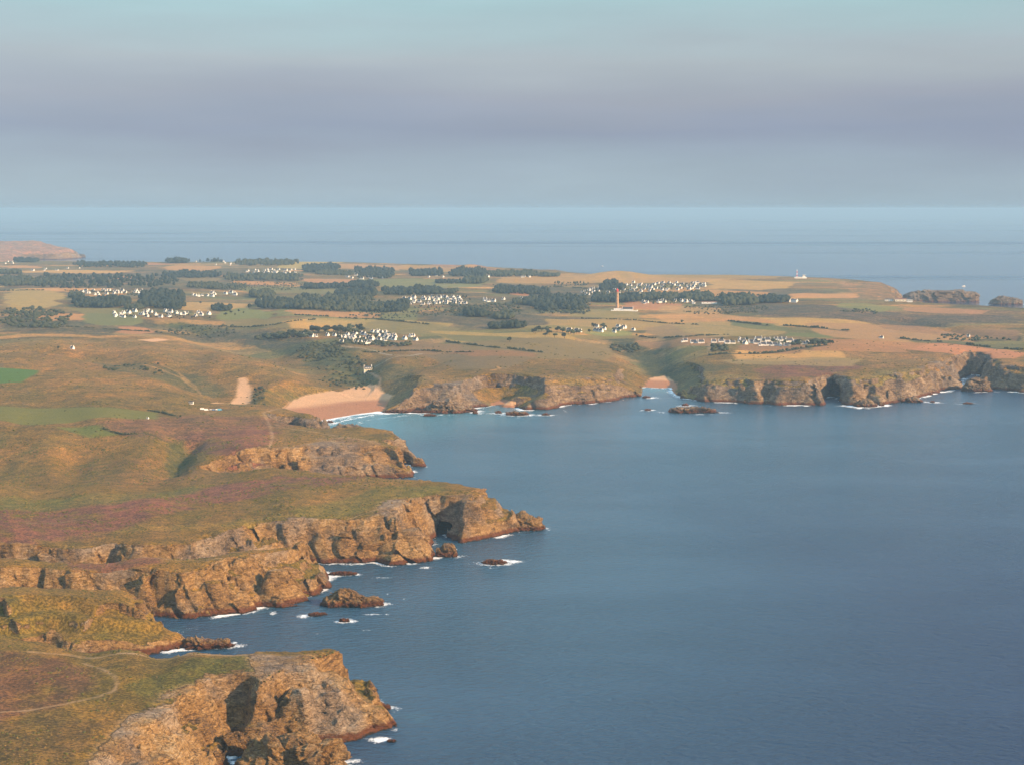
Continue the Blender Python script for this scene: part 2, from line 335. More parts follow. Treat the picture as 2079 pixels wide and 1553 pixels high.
def land_material(name, k, g=0.62, lum=0.70):
    m, nt, b = new_mat(name); t = NT(nt); p = t.pos()
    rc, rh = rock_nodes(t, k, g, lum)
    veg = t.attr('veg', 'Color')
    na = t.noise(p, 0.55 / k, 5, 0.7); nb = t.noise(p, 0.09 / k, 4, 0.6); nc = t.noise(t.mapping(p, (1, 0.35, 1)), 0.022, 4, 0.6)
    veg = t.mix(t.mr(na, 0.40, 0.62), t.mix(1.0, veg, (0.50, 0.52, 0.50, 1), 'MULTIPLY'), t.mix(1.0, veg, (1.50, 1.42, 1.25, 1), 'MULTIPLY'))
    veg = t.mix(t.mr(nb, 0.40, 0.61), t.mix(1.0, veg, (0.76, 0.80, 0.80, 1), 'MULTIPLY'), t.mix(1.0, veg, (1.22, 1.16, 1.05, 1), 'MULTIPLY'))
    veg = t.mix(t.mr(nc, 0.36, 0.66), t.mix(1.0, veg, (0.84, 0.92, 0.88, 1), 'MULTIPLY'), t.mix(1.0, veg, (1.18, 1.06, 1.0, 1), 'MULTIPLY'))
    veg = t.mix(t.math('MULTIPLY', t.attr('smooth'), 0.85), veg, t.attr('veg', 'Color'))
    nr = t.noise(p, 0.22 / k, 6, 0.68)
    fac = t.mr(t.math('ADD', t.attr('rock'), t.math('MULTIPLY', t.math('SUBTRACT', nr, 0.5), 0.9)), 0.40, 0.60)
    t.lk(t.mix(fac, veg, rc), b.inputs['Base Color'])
    hb = t.math('ADD', t.math('MULTIPLY', fac, t.math('MULTIPLY', rh, 0.8)), t.math('MULTIPLY', t.math('SUBTRACT', 1.0, fac), t.math('MULTIPLY', na, 0.7)))
    t.lk(t.bump(hb, 1.0, 1.5 * k), b.inputs['Normal'])
    b.inputs['Roughness'].default_value = 0.95
    return m
MAT = {'land': land_material('heath_and_cliff', 1.0), 'land_mid': land_material('heath_and_cliff_across_bay', 1.7, .8, .64), 'land_far': land_material('far_heath_and_fields', 3.5)}
def rock_material(name='sea_rock', k=0.8, g=0.5, lum=.6):
    m, nt, b = new_mat(name); t = NT(nt)
    c, h = rock_nodes(t, k, g, lum)
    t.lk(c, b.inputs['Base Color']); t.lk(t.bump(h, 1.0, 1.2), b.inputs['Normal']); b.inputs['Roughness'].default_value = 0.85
    return m
MAT['rock'] = rock_material(); MAT['rock_far'] = rock_material('far_sea_rock', 2.0, .8, .52)
def plain(name, col, rough=0.85, var=0.25, scale=0.4, metal=0):
    m, nt, b = new_mat(name); t = NT(nt); n = t.noise(t.pos(), scale, 4, 0.6)
    lo = tuple(c * (1 - var) for c in col); hi = tuple(min(1, c * (1 + var)) for c in col)
    t.lk(t.mix(n, (*lo, 1), (*hi, 1)), b.inputs['Base Color']); b.inputs['Roughness'].default_value = rough
    b.inputs['Metallic'].default_value = metal
    return m
MAT['white'] = plain('limewashed_wall', (0.76, 0.74, 0.70), 0.8, 0.06)
MAT['cream'] = plain('cream_wall', (0.70, 0.62, 0.47), 0.8, 0.08)
MAT['slate'] = plain('slate_roof', (0.055, 0.058, 0.070), 0.5, 0.35)
MAT['tile'] = plain('clay_tile_roof', (0.20, 0.10, 0.065), 0.8, 0.3)
MAT['glass'] = plain('window_glass', (0.03, 0.035, 0.045), 0.15, 0.2)
MAT['shutter'] = plain('painted_shutter', (0.06, 0.10, 0.16), 0.5, 0.2)
MAT['stone'] = plain('lighthouse_granite', (0.40, 0.255, 0.155), 0.85, 0.15)
MAT['red'] = plain('red_lantern_paint', (0.62, 0.045, 0.04), 0.4, 0.1)
MAT['grey'] = plain('grey_metal', (0.3, 0.3, 0.3), 0.4, 0.1)
MAT['leaf'] = plain('dark_evergreen_leaves', (0.016, 0.024, 0.013), 0.7, 0.6, 0.35)
MAT['leaf2'] = plain('grey_green_leaves', (0.05, 0.062, 0.028), 0.7, 0.5, 0.35)
MAT['bark'] = plain('bark', (0.06, 0.045, 0.035), 0.9, 0.3)
MAT['scrub'] = plain('thorn_scrub_leaves', (0.038, 0.045, 0.022), 0.8, 0.55, 0.3)

# ------------------------------------------------------------------ object helpers
COL = scene.collection
def mesh_obj(name, verts, faces, mats, parent=None, smooth=False, mi=None):
    me = bpy.data.meshes.new(name)
    me.from_pydata([tuple(map(float, v)) for v in verts], [], [tuple(map(int, f)) for f in faces])
    for m in (mats if isinstance(mats, (list, tuple)) else [mats]): me.materials.append(m)
    if mi is not None: me.polygons.foreach_set('material_index', np.array(mi, np.int32))
    if smooth: me.polygons.foreach_set('use_smooth', np.ones(len(me.polygons), bool))
    me.update()
    o = bpy.data.objects.new(name, me); COL.objects.link(o); o.parent = parent
    return o
def big_mesh(name, V, Q, mat, attrs, smooth=True, sharp=0):
    """fast mesh from arrays: V (n,3), Q (m,4)"""
    me = bpy.data.meshes.new(name)
    me.vertices.add(len(V)); me.vertices.foreach_set('co', V.astype(np.float32).ravel())
    me.loops.add(Q.size); me.loops.foreach_set('vertex_index', Q.astype(np.int32).ravel())
    me.polygons.add(len(Q)); me.polygons.foreach_set('loop_start', np.arange(0, Q.size, 4, dtype=np.int32))
    me.update(calc_edges=True)
    if smooth: me.polygons.foreach_set('use_smooth', np.ones(len(Q), bool))
    for k, a in attrs.items():
        if a.ndim == 2:
            at = me.attributes.new(k, 'FLOAT_COLOR', 'POINT'); at.data.foreach_set('color', np.c_[a, np.ones(len(a))].astype(np.float32).ravel())
        else:
            at = me.attributes.new(k, 'FLOAT', 'POINT'); at.data.foreach_set('value', a.astype(np.float32).ravel())
    if sharp: me.set_sharp_from_angle(angle=R(sharp))
    me.materials.append(mat)
    o = bpy.data.objects.new(name, me); COL.objects.link(o)
    return o
def tag(o, label=None, cat=None, group=None, kind=None):
    if label: o['label'] = label
    if cat: o['category'] = cat
    if group: o['group'] = group
    if kind: o['kind'] = kind
    return o
def empty(name, loc, rz=0):
    o = bpy.data.objects.new(name, None); o.location = loc; o.rotation_euler = (0, 0, rz); o.empty_display_size = 1
    COL.objects.link(o); return o

# ------------------------------------------------------------------ colours of the open ground
OLIVE, DRY, GREEN, BRIGHT = (0.138, 0.090, 0.021), (0.225, 0.125, 0.036), (0.086, 0.086, 0.016), (0.095, 0.135, 0.024)
HEATHER, BROWN, SCRUB, MOOR = (0.160, 0.068, 0.052), (0.165, 0.095, 0.036), (0.048, 0.050, 0.024), (0.150, 0.118, 0.052)
STRAW, STUBBLE, SAND, WETSAND, EARTH, PASTURE = (0.48, 0.255, 0.078), (0.40, 0.220, 0.074), (0.58, 0.33, 0.175), (0.36, 0.165, 0.085), (0.33, 0.215, 0.125), (0.185, 0.160, 0.052)
_fr = random.Random(3)
def box(u0, u1, v0, v1, s=0.0):   # a parcel seen at a low angle; s: fall of its edges from left to right in pixels
    j = lambda k: _fr.uniform(-k, k); w, h = u1 - u0, v1 - v0
    return [(u0 + j(.10) * w, v0 + j(.22) * h), (u0 + w * (.4 + j(.15)), v0 + s * .4 - h * _fr.uniform(.0, .25)), (u1 + j(.10) * w, v0 + s + h * _fr.uniform(.0, .45)), (u1 - w * _fr.uniform(.0, .2), v1 + s + j(.15) * h), (u0 + w * (.5 + j(.2)), v1 + s * .5 + h * _fr.uniform(0, .25)), (u0 + w * _fr.uniform(-.02, .16), v1 - h * _fr.uniform(.0, .3))]
# polygon in photo pixels, colour, strength, edge softness (m), noise break-up (0..1), cultivated (smooth) or not
PAINT = [
 ([(0,700),(350,690),(560,745),(650,780),(480,790),(250,790),(0,770)], DRY, .55, 30, .5, 0),
 ([(-60,1040),(120,1022),(250,1000),(560,966),(740,966),(660,985),(420,1030),(220,1080),(-60,1112)], HEATHER, .95, 8, .75, 0),
 ([(360,895),(390,872),(520,858),(566,872),(540,925),(450,928),(370,915)], HEATHER, .85, 8, .7, 0),
 ([(140,1132),(300,1120),(320,1140),(160,1156)], HEATHER, .8, 4, .8, 0),
 ([(-80,1322),(130,1330),(195,1372),(190,1400),(110,1440),(-80,1500)], (0.112,0.058,0.032), .9, 5, .6, 0),
 ([(1540,745),(1640,735),(1720,735),(1760,745),(1700,758),(1560,772)], HEATHER, .85, 12, .6, 0),
 ([(1500,640),(1700,640),(1900,625),(2079,630),(2079,650),(1800,655)], (0.150,0.088,0.052), .6, 20, .5, 0),
 ([(200,858),(430,838),(640,850),(560,868),(380,888),(300,905)], (0.158,0.081,0.048), .8, 10, .5, 0),
 ([(-80,1010),(180,1005),(330,995),(430,985),(300,1010),(100,1035),(-80,1045)], (0.128,0.115,0.028), .8, 8, .4, 0),
 ([(150,1085),(420,1062),(700,1045),(560,1062),(350,1075)], (0.188,0.128,0.034), .7, 6, .4, 0),
 ([(-80,828),(200,826),(330,836),(320,850),(100,860),(-80,860)], (0.128,0.124,0.025), .95, 4, .15, 1),
 ([(120,866),(205,862),(252,882),(190,890)], BRIGHT, .7, 5, .15, 1),
 ([(-60,746),(75,752),(48,770),(40,778),(-60,784)], (0.068,0.128,0.023), 1, 4, .1, 1),
 ([(190,1530),(290,1440),(250,1390),(380,1335),(515,1328),(530,1385),(440,1378),(330,1420),(240,1500)], (0.092,0.084,0.020), .9, 4, .35, 0),
 ([(-80,1500),(120,1450),(230,1470),(150,1560),(-80,1600)], (0.085,0.060,0.026), .7, 6, .5, 0),
 ([(640,1065),(740,1042),(800,1016),(910,1000),(900,990),(760,990),(600,1040)], (0.143,0.115,0.028), .8, 5, .3, 0),
 ([(-40,1200),(160,1215),(260,1250),(200,1290),(-40,1270)], (0.135,0.101,0.025), .7, 6, .5, 0),
 ([(340,905),(372,905),(395,925),(350,962),(335,950)], (0.068,0.074,0.025), .8, 5, .3, 0),
 # valley behind the beach, hollows
 ([(330,655),(480,690),(600,730),(700,775),(745,785),(780,770),(700,720),(640,690),(480,672),(380,655)], (0.063,0.074,0.028), .9, 14, .35, 0),
 ([(560,700),(640,695),(700,702),(720,740),(690,760),(610,740)], (0.068,0.070,0.029), .75, 12, .4, 0),
 ([(1230,690),(1300,690),(1370,735),(1380,760),(1330,760),(1270,720)], (0.060,0.065,0.030), .9, 10, .3, 0),
 ([(1370,740),(1420,735),(1480,745),(1440,760),(1380,768)], (0.083,0.074,0.032), .8, 10, .4, 0),
 ([(200,735),(330,735),(420,765),(480,795),(430,800),(320,770),(220,750)], (0.090,0.081,0.032), .8, 10, .45, 0),
 ([(770,770),(850,762),(840,745),(790,745),(760,755)], (0.075,0.074,0.034), .8, 10, .3, 0),
 ([(1820,655),(1900,655),(1890,665),(1830,665)], SCRUB, .8, 8, .4, 0), ([(1950,672),(2060,680),(2040,692),(1980,692)], SCRUB, .8, 8, .4, 0),
]
PAINT += [
 ([(1500,622),(1640,618),(1900,640),(2079,640),(2079,656),(1760,655),(1560,640)], (0.085,0.068,0.052), .8, 20, .3, 0), ([(820,640),(1000,632),(1210,645),(1200,668),(1000,668),(880,655)], (0.080,0.070,0.046), .85, 20, .35, 0), ([(880,612),(1080,600),(1100,640),(960,648)], (0.070,0.066,0.040), .7, 20, .4, 0),
 ([(300,672),(480,668),(640,690),(560,712),(420,692)], (0.075,0.068,0.045), .8, 16, .35, 0), ([(0,640),(160,640),(330,664),(200,682),(0,676)], (0.070,0.066,0.042), .8, 16, .4, 0), ([(0,552),(500,548),(640,560),(500,590),(0,600)], (0.085,0.072,0.050), .6, 30, .35, 0),
 ([(1000,575),(1250,590),(1250,610),(1050,605)], (0.075,0.068,0.046), .7, 30, .3, 0), ([(1450,575),(1560,585),(1700,590),(1660,602),(1480,600)], (0.10,0.082,0.06), .7, 30, .3, 0), ([(1400,612),(1500,612),(1700,622),(1560,635),(1420,628)], (0.075,0.066,0.048), .75, 20, .3, 0),
 ([(-300,480),(60,485),(175,505),(180,530),(-300,535)], (0.36,0.19,0.13), .8, 40, .3, 0), ([(880,535),(950,532),(1000,545),(960,556),(880,548)], (0.34,0.18,0.12), .8, 40, .3, 0), ([(1690,570),(1840,575),(1840,612),(1740,605)], (0.30,0.17,0.08), .7, 20, .4, 0),
 ([(1380,745),(1560,775),(1680,770),(1900,745),(1900,765),(1640,790),(1380,795)], (0.20,0.15,0.06), .6, 16, .4, 0), ([(780,775),(1000,770),(1280,765),(1280,790),(1000,800),(780,805)], (0.21,0.14,0.06), .6, 16, .4, 0), ([(1700,715),(2079,720),(2079,745),(1800,745)], (0.26,0.14,0.06), .6, 20, .4, 0)]
FIELD = [  # u0, u1, v top, v bottom, fall, colour
 (0,80,541,545,0,STRAW),(20,270,550,556,0,STRAW),(330,435,540,549,1,STRAW),(100,330,528,533,0,PASTURE),(240,345,535,538,0,STUBBLE),(555,690,531,545,3,STRAW),(640,830,536,547,3,STRAW),(800,990,540,550,4,STUBBLE),
 (235,280,562,566,0,STRAW),(365,450,564,573,0,PASTURE),(460,610,570,577,3,STRAW),(0,45,577,583,0,STRAW),(30,240,586,592,0,STRAW),(0,140,592,620,0,STUBBLE),(480,700,585,597,0,PASTURE),(600,700,583,592,2,PASTURE),
 (615,760,566,574,1,STUBBLE),(730,1000,568,582,2,PASTURE),(0,65,620,634,0,STRAW),(50,170,637,650,0,STRAW),(355,500,616,629,-2,STRAW),(140,330,626,640,0,PASTURE),(160,280,640,660,0,(0.165,0.169,0.046)),(440,560,630,650,0,PASTURE),(440,640,648,664,4,(0.203,0.162,0.052)),
 (560,860,622,648,4,(0.180,0.169,0.048)),(600,770,628,640,5,STUBBLE),(580,720,655,672,-4,STRAW),(600,930,645,660,10,STUBBLE),(740,940,655,676,5,(0.195,0.162,0.052)),(890,1180,673,700,6,STUBBLE),(900,1090,680,692,8,(0.143,0.142,0.046)),(740,960,690,715,4,(0.210,0.142,0.052)),
 (930,1250,692,720,8,(0.173,0.132,0.048)),(240,310,665,675,0,STUBBLE),
 (1000,1260,556,575,2,STRAW),(1130,1500,560,572,2,STRAW),(1260,1600,558,566,0,STUBBLE),(1290,1580,588,602,4,STRAW),(1430,1600,571,586,2,STRAW),(1015,1090,590,598,4,STRAW),(1600,1760,600,608,-4,STRAW),
 (1260,1390,615,628,2,STUBBLE),(1330,1480,622,634,2,STRAW),(1160,1300,632,645,0,(0.285,0.189,0.063)),(1100,1420,645,665,4,STUBBLE),(1300,1600,635,655,6,STRAW),(1400,1700,645,662,8,STRAW),(1290,1500,660,682,2,(0.247,0.176,0.063)),(1380,1600,652,676,4,(0.330,0.203,0.069)),
 (1480,1620,652,664,8,(0.128,0.135,0.044)),(1590,1720,661,672,8,(0.128,0.135,0.044)),(1590,1690,674,682,4,(0.150,0.155,0.046)),(1550,1760,645,662,4,STRAW),(1660,2000,662,688,10,STUBBLE),(1700,1830,616,628,4,(0.180,0.169,0.052)),(1810,1990,622,632,4,STUBBLE),
 (1740,2079,685,700,14,STRAW),(1825,2079,687,694,16,(0.112,0.124,0.041)),(1850,2079,695,716,16,STUBBLE),(1500,1720,715,732,-2,STRAW),(1480,1760,728,742,2,(0.285,0.189,0.069)),(1160,1290,680,690,0,(0.180,0.169,0.052)),(1290,1480,690,705,0,(0.300,0.162,0.069)),(1180,1290,668,682,2,(0.225,0.189,0.057)),
 (1060,1240,660,672,4,(0.255,0.162,0.057)),(1490,1640,700,716,0,(0.255,0.149,0.063)),(1760,2079,655,672,14,(0.240,0.149,0.063)),(1640,1900,690,712,4,(0.315,0.182,0.069)),(850,1080,720,745,4,(0.188,0.135,0.052)),(900,1080,712,722,2,(0.240,0.115,0.057)),
]
for (u0, u1, v0, v1, s, c) in FIELD: PAINT.append((box(u0, u1, v0, v1, s), tuple(q * _fr.uniform(.78, 1.1) for q in c), _fr.uniform(.75, .95), 5, .12, 1))
PATHS = [  # polyline, width (m), colour
 ([(-40,1449),(60,1440),(130,1428),(195,1413),(232,1400),(238,1385),(232,1370),(205,1355),(170,1344)], 1.4, EARTH),
 ([(60,1321),(140,1326),(200,1332),(300,1328),(420,1324),(500,1325)], 2.2, EARTH),
 ([(545,845),(535,836),(560,828),(600,828)], 2.0, EARTH), ([(535,838),(548,862),(553,885),(549,905),(538,922),(500,930),(430,936)], 1.8, EARTH),
 ([(538,922),(600,918),(612,925),(600,935),(560,940)], 2.2, EARTH), ([(560,860),(620,872),(690,884),(745,893)], 2.6, EARTH),
 ([(170,1131),(330,1131),(440,1132),(520,1138),(610,1138)], 1.4, EARTH), ([(700,1052),(800,1025),(880,1008)], 1.2, EARTH), ([(40,1060),(260,1030),(470,1000),(600,975)], 1.0, (0.2,0.15,0.07)),
 ([(745,752),(764,764),(772,768),(770,780),(778,784)], 3, EARTH), ([(690,702),(760,712),(800,720),(830,722),(855,718),(830,720),(780,735),(760,745)], 4, (0.33,0.28,0.23)),
 ([(1447,697),(1441,706),(1439,720)], 5, EARTH), ([(1000,752),(1015,748),(1010,744)], 4, STRAW), ([(380,832),(420,835),(445,829)], 3, EARTH), ([(0,672),(60,668),(200,664)], 3, (0.2,0.16,0.1)),
 ([(290,740),(330,752),(370,768),(400,790)], 2.5, STUBBLE), ([(320,738),(360,755),(395,782),(408,798)], 2, STUBBLE),
]
DARK = [  # hedge banks and ditches: polyline, half width
 ([(905,694),(1000,706),(1100,716),(1050,712)], 5), ([(300,832),(335,838),(365,846)], 2), ([(205,868),(250,882),(330,892)], 2), ([(1480,652),(1560,662)], 6), ([(1592,661),(1720,673)], 6), ([(1825,687),(2079,712)], 7), ([(1440,722),(1560,718),(1680,702)], 6),
]
_paint = [(wpoly(p), c, a, e, n, s) for (p, c, a, e, n, s) in PAINT]
_paths = [(wpoly(p), w, c) for (p, w, c) in PATHS]
_dark = [(wpoly(p), w) for (p, w) in DARK]
BARE = [  # bare rock and trodden earth round the points
 [(500,1322),(545,1325),(700,1335),(830,1400),(830,1520),(560,1520),(540,1420),(520,1375)], [(150,1570),(215,1495),(260,1450),(330,1428),(420,1440),(470,1500),(460,1620),(200,1650)], [(316,1420),(340,1398),(400,1382),(480,1376),(485,1410),(400,1415),(350,1412)],
 [(250,1262),(300,1255),(400,1300),(390,1330),(300,1300)], [(420,1160),(520,1140),(600,1132),(680,1180),(640,1215),(470,1230)],
 [(760,1040),(780,1015),(900,1003),(960,1002),(1070,1060),(960,1100),(830,1110),(720,1060)], [(590,905),(650,895),(760,893),(880,945),(700,940)], 
 [(640,888),(700,886),(760,896),(740,902),(660,896)], [(770,805),(860,780),(960,770),(1000,790),(900,810)]]
_bare = [wpoly(b) for b in BARE]
DUNES = [wpoly([(425,836),(452,826),(478,808),(484,786),(500,786),(512,800),(505,828)], 12.0), wpoly([(640,812),(690,796),(735,780),(768,786),(785,803)], 6.0), wpoly([(280,690),(320,687),(345,690),(310,694)])]
def lerp(c, tgt, f): return c + (np.array(tgt) - c) * f[:, None]
def surface_attrs(V, slope, pre=None):
    x, y, z = V[:, 0], V[:, 1], V[:, 2]
    h, d, w, bw, p = pre if pre is not None else height(x, y, True)
    n1 = fbm(x, y, 0, 1 / 60, 4); n2 = fbm(x, y, 20, 1 / 230, 3); n3 = fbm(x, y, 40, 1 / 14, 3); n4 = fbm(x, y, 60, 1 / 500, 2)
    col = np.tile(np.array(OLIVE), (len(x), 1))
    col = lerp(col, DRY, 0.75 * sst(-0.10, 0.35, n2 + 0.5 * n1))
    col = lerp(col, BROWN, 0.7 * sst(0.0, 0.4, -n2 + 0.6 * n1))
    col = lerp(col, GREEN, 0.6 * sst(0.15, 0.45, n1 - 0.3 * n3 + 0.4 * n4))
    far = sst(2300, 3400, y)
    col = lerp(col, MOOR, far * 0.6 * sst(-0.2, 0.2, n2)); col = lerp(col, SCRUB, far * 0.75 * sst(0.02, 0.22, n1 * .6 + n4 * .7))
    smooth = np.zeros(len(x))
    PC = np.array([STRAW, STUBBLE, PASTURE, (0.20, 0.15, 0.055), DRY, (0.13, 0.125, 0.042), MOOR, (0.25, 0.17, 0.07), (0.30, 0.19, 0.08), (0.095, 0.10, 0.04)])
    qx, qy = x + 60 * n2 + 18 * n1, y + 90 * n2 + 25 * n1
    ca, sa = math.cos(.22), math.sin(.22); qa, qb = qx * ca + qy * sa, -qx * sa + qy * ca
    lane = np.floor(qb / 78.0); cell = np.floor(qa / 270.0 + (lane * .618) % 1.0 * 3)
    hh = PERM[(PERM[(lane.astype(np.int64)) & 255] + cell.astype(np.int64)) & 255]
    amt = sst(2500, 3000, y) * sst(90, 170, d) * np.where(hh % 7 < 5, .80, .15) * sst(-.42, -.1, n2 + .5 * n4)
    e_ = np.abs(qb / 78.0 - lane - .5) * 2; col = col + (PC[hh % 10] * (0.8 + .4 * ((hh // 10) % 7) / 7)[:, None] - col) * amt[:, None]
    col = lerp(col, SCRUB, sst(.90, .97, e_) * amt * (hh % 3 == 0)); smooth = amt * .6
    ws = np.clip(y / 2600, .25, 2.2); xw = x + 22 * ws * fbm(x, y, 90, 1 / 170, 2); yw = y + 62 * ws * fbm(x, y, 95, 1 / 260, 3)
    for poly, c, a, e, nz, cu in _paint:
        xs, ys = zip(*poly); pad = 4 * e
        m = np.where((x > min(xs) - pad) & (x < max(xs) + pad) & (y > min(ys) - pad) & (y < max(ys) + pad))[0]
        if not len(m): continue
        dd, _ = seg_dist(xw[m], yw[m], poly); dd = np.where(inside(xw[m], yw[m], poly), dd, -dd)
        dd = dd + (n3[m] * e * 1.2 + n1[m] * 2.0 * e) * (1 if not cu else 0.25)
        f = sst(-e, e, dd) * a
        if nz > 0.3: f = f * sst(-0.55 * (1.3 - nz), 0.25, n3[m] * 0.8 + n1[m] * 0.7 + 0.42 - 0.38 * nz)
        col[m] = lerp(col[m], c, f); smooth[m] = np.where(f > .4, np.maximum(smooth[m] * 0, cu * f), smooth[m])
    for poly, hw in _dark:
        xs, ys = zip(*poly)
        m = np.where((x > min(xs) - 20) & (x < max(xs) + 20) & (y > min(ys) - 20) & (y < max(ys) + 20))[0]
        if len(m):
            dd, _ = seg_dist(x[m], y[m], poly, closed=False); col[m] = lerp(col[m], SCRUB, 0.9 * sst(hw * 1.5, hw * 0.6, dd + n3[m] * 2))
    rock = sst(0.74, 1.12, slope + 0.22 * n3) * sst(130, 60, np.abs(d))
    edge = sst(13, 1, d - w) * sst(-2, 2, d - w + 6)
    seaward = fbm(x, y, 77, 1 / 70, 2)
    turf = (y < 1115) & (y > 1000) & (x < -185) & (d / w > .26) & (d > 12); rock = np.where(turf, rock * sst(.9, 1.5, slope + .3 * n3), rock)
    rock = np.maximum(rock, 0.62 * edge * (~turf) * sst(-0.15, 0.25, seaward))
    for b in _bare:
        xs, ys = zip(*b)
        m = np.where((x > min(xs) - 20) & (x < max(xs) + 20) & (y > min(ys) - 20) & (y < max(ys) + 20))[0]
        if len(m):
            dd, _ = seg_dist(x[m], y[m], b); dd = np.where(inside(x[m], y[m], b), dd, -dd)
            f = sst(-3.5, 3.5, dd + 4 * n3[m]); col[m] = lerp(col[m], EARTH, 0.6 * sst(-5, 3, dd + 5 * n3[m])); rock[m] = np.maximum(rock[m], 0.80 * f)
    for poly, pw, c in _paths:
        xs, ys = zip(*poly)
        m = np.where((x > min(xs) - 20) & (x < max(xs) + 20) & (y > min(ys) - 20) & (y < max(ys) + 20))[0]
        if len(m):
            dd, _ = seg_dist(x[m], y[m], poly, closed=False); f = sst(pw * 1.2, pw * 0.4, dd + 0.9 * n3[m] * pw) * np.clip(0.62 + .9 * n1[m], .25, 1) * sst(1.0, .6, slope[m])
            col[m] = lerp(col[m], c, np.clip(f, 0, 1)); rock[m] *= 1 - 0.8 * np.clip(f, 0, 1); smooth[m] = np.maximum(smooth[m], np.clip(f, 0, .7))
    sand = bw * sst(10, 7, z)
    for b in DUNES:
        dd, _ = seg_dist(x, y, b); dd = np.where(inside(x, y, b), dd, -dd); sand = np.maximum(sand, sst(-3, 3, dd + 4 * n3))
    tide = sst(3.6, 2.4, z + 0.5 * n1) * (bw > .3)
    sc = np.array(SAND)[None] + (np.array(WETSAND) - np.array(SAND))[None] * tide[:, None]
    col = col + (sc - col) * sand[:, None]; rock = rock * (1 - sand); smooth = np.maximum(smooth, sand)
    return {'veg': np.clip(col, 0.01, 1), 'rock': np.clip(rock, 0, 1), 'smooth': np.clip(smooth, 0, 1)}

# ------------------------------------------------------------------ volumetric cliffs (surface nets over a solid field)
def surface_net(F, x0, y0, z0, st, sz):
    S = F > 0
    c = [(i, j, k) for i in (0, 1) for j in (0, 1) for k in (0, 1)]
    nx, ny, nz = (q - 1 for q in F.shape)
    sl = lambda i, j, k: (slice(i, i + nx), slice(j, j + ny), slice(k, k + nz))
    cnt = np.zeros((nx, ny, nz), np.uint8)
    for q in c: cnt += S[sl(*q)]
    act = (cnt > 0) & (cnt < 8)
    ii = np.nonzero(act); n = len(ii[0])
    idx = np.full((nx, ny, nz), -1, np.int32); idx[ii] = np.arange(n)
    acc = np.zeros((n, 3), np.float32); num = np.zeros(n, np.float32)
    for a in c:
        for ax in range(3):
            if a[ax]: continue
            b = list(a); b[ax] = 1
            fa = F[ii[0] + a[0], ii[1] + a[1], ii[2] + a[2]]; fb = F[ii[0] + b[0], ii[1] + b[1], ii[2] + b[2]]
            m = (fa > 0) != (fb > 0)
            t = np.where(m, fa / np.where(m, fa - fb, 1), 0)
            for q in range(3): acc[:, q] += np.where(m, a[q] + (t if q == ax else 0), 0)
            num += m
    pos = acc / num[:, None] + np.stack(ii, 1)
    V = np.stack([x0 + pos[:, 0] * st, y0 + pos[:, 1] * st, z0 + pos[:, 2] * sz], 1)
    quads = []
    for ax in range(3):
        s0 = [slice(1, -1)] * 3; s1 = [slice(1, -1)] * 3
        s0[ax] = slice(0, -1); s1[ax] = slice(1, None)
        A, B = S[tuple(s0)], S[tuple(s1)]
        e = np.nonzero(A != B)
        if not len(e[0]): continue
        flip = A[e]
        base = [e[q] + (0 if q == ax else 1) for q in range(3)]
        o1, o2 = [q for q in range(3) if q != ax]
        def cell(d1, d2):
            r = list(base); r[o1] = base[o1] - d1; r[o2] = base[o2] - d2; return idx[tuple(r)]
        Q = np.stack([cell(1, 1), cell(0, 1), cell(0, 0), cell(1, 0)], 1)
        if ax == 1: flip = ~flip
        Q = np.where(flip[:, None], Q, Q[:, ::-1]); quads.append(Q)
    return V, np.concatenate(quads)
# hollows cut into the cliffs and rock masses standing out of them: photo u, v, height, then radii in metres
CAVES = [((905, 1086), 1, 9.5, (905, 1055), 7, 5), 
         ((1560, 815), 5, 10, (1562, 800), 14, 5), ((1690, 812), 6, 14, (1700, 795), 18, 8), ((815, 944), 3, 12, (770, 935), 8, 6)]
KNOBS = [  # u, v at foot, height, radius x, radius y: cones and slabs of rock that lean out of the cliff
 (600, 1500, 26, 17, 13), (830, 1138, 24, 22, 17), (700, 1140, 20, 20, 13), (960, 1094, 32, 17, 14), (1020, 1078, 15, 17, 11), (560, 1228, 24, 24, 16), (430, 1246, 22, 20, 14), (290, 1246, 24, 10, 9), (790, 960, 17, 26, 14), (700, 968, 16, 24, 10),
 (900, 830, 16, 26, 20), (1060, 826, 14, 34, 16), (1120, 822, 26, 20, 18), (1620, 820, 30, 26, 14), (1790, 818, 24, 24, 16), (1930, 790, 22, 22, 16), (2010, 786, 24, 18, 16), (1440, 812, 24, 20, 12)]
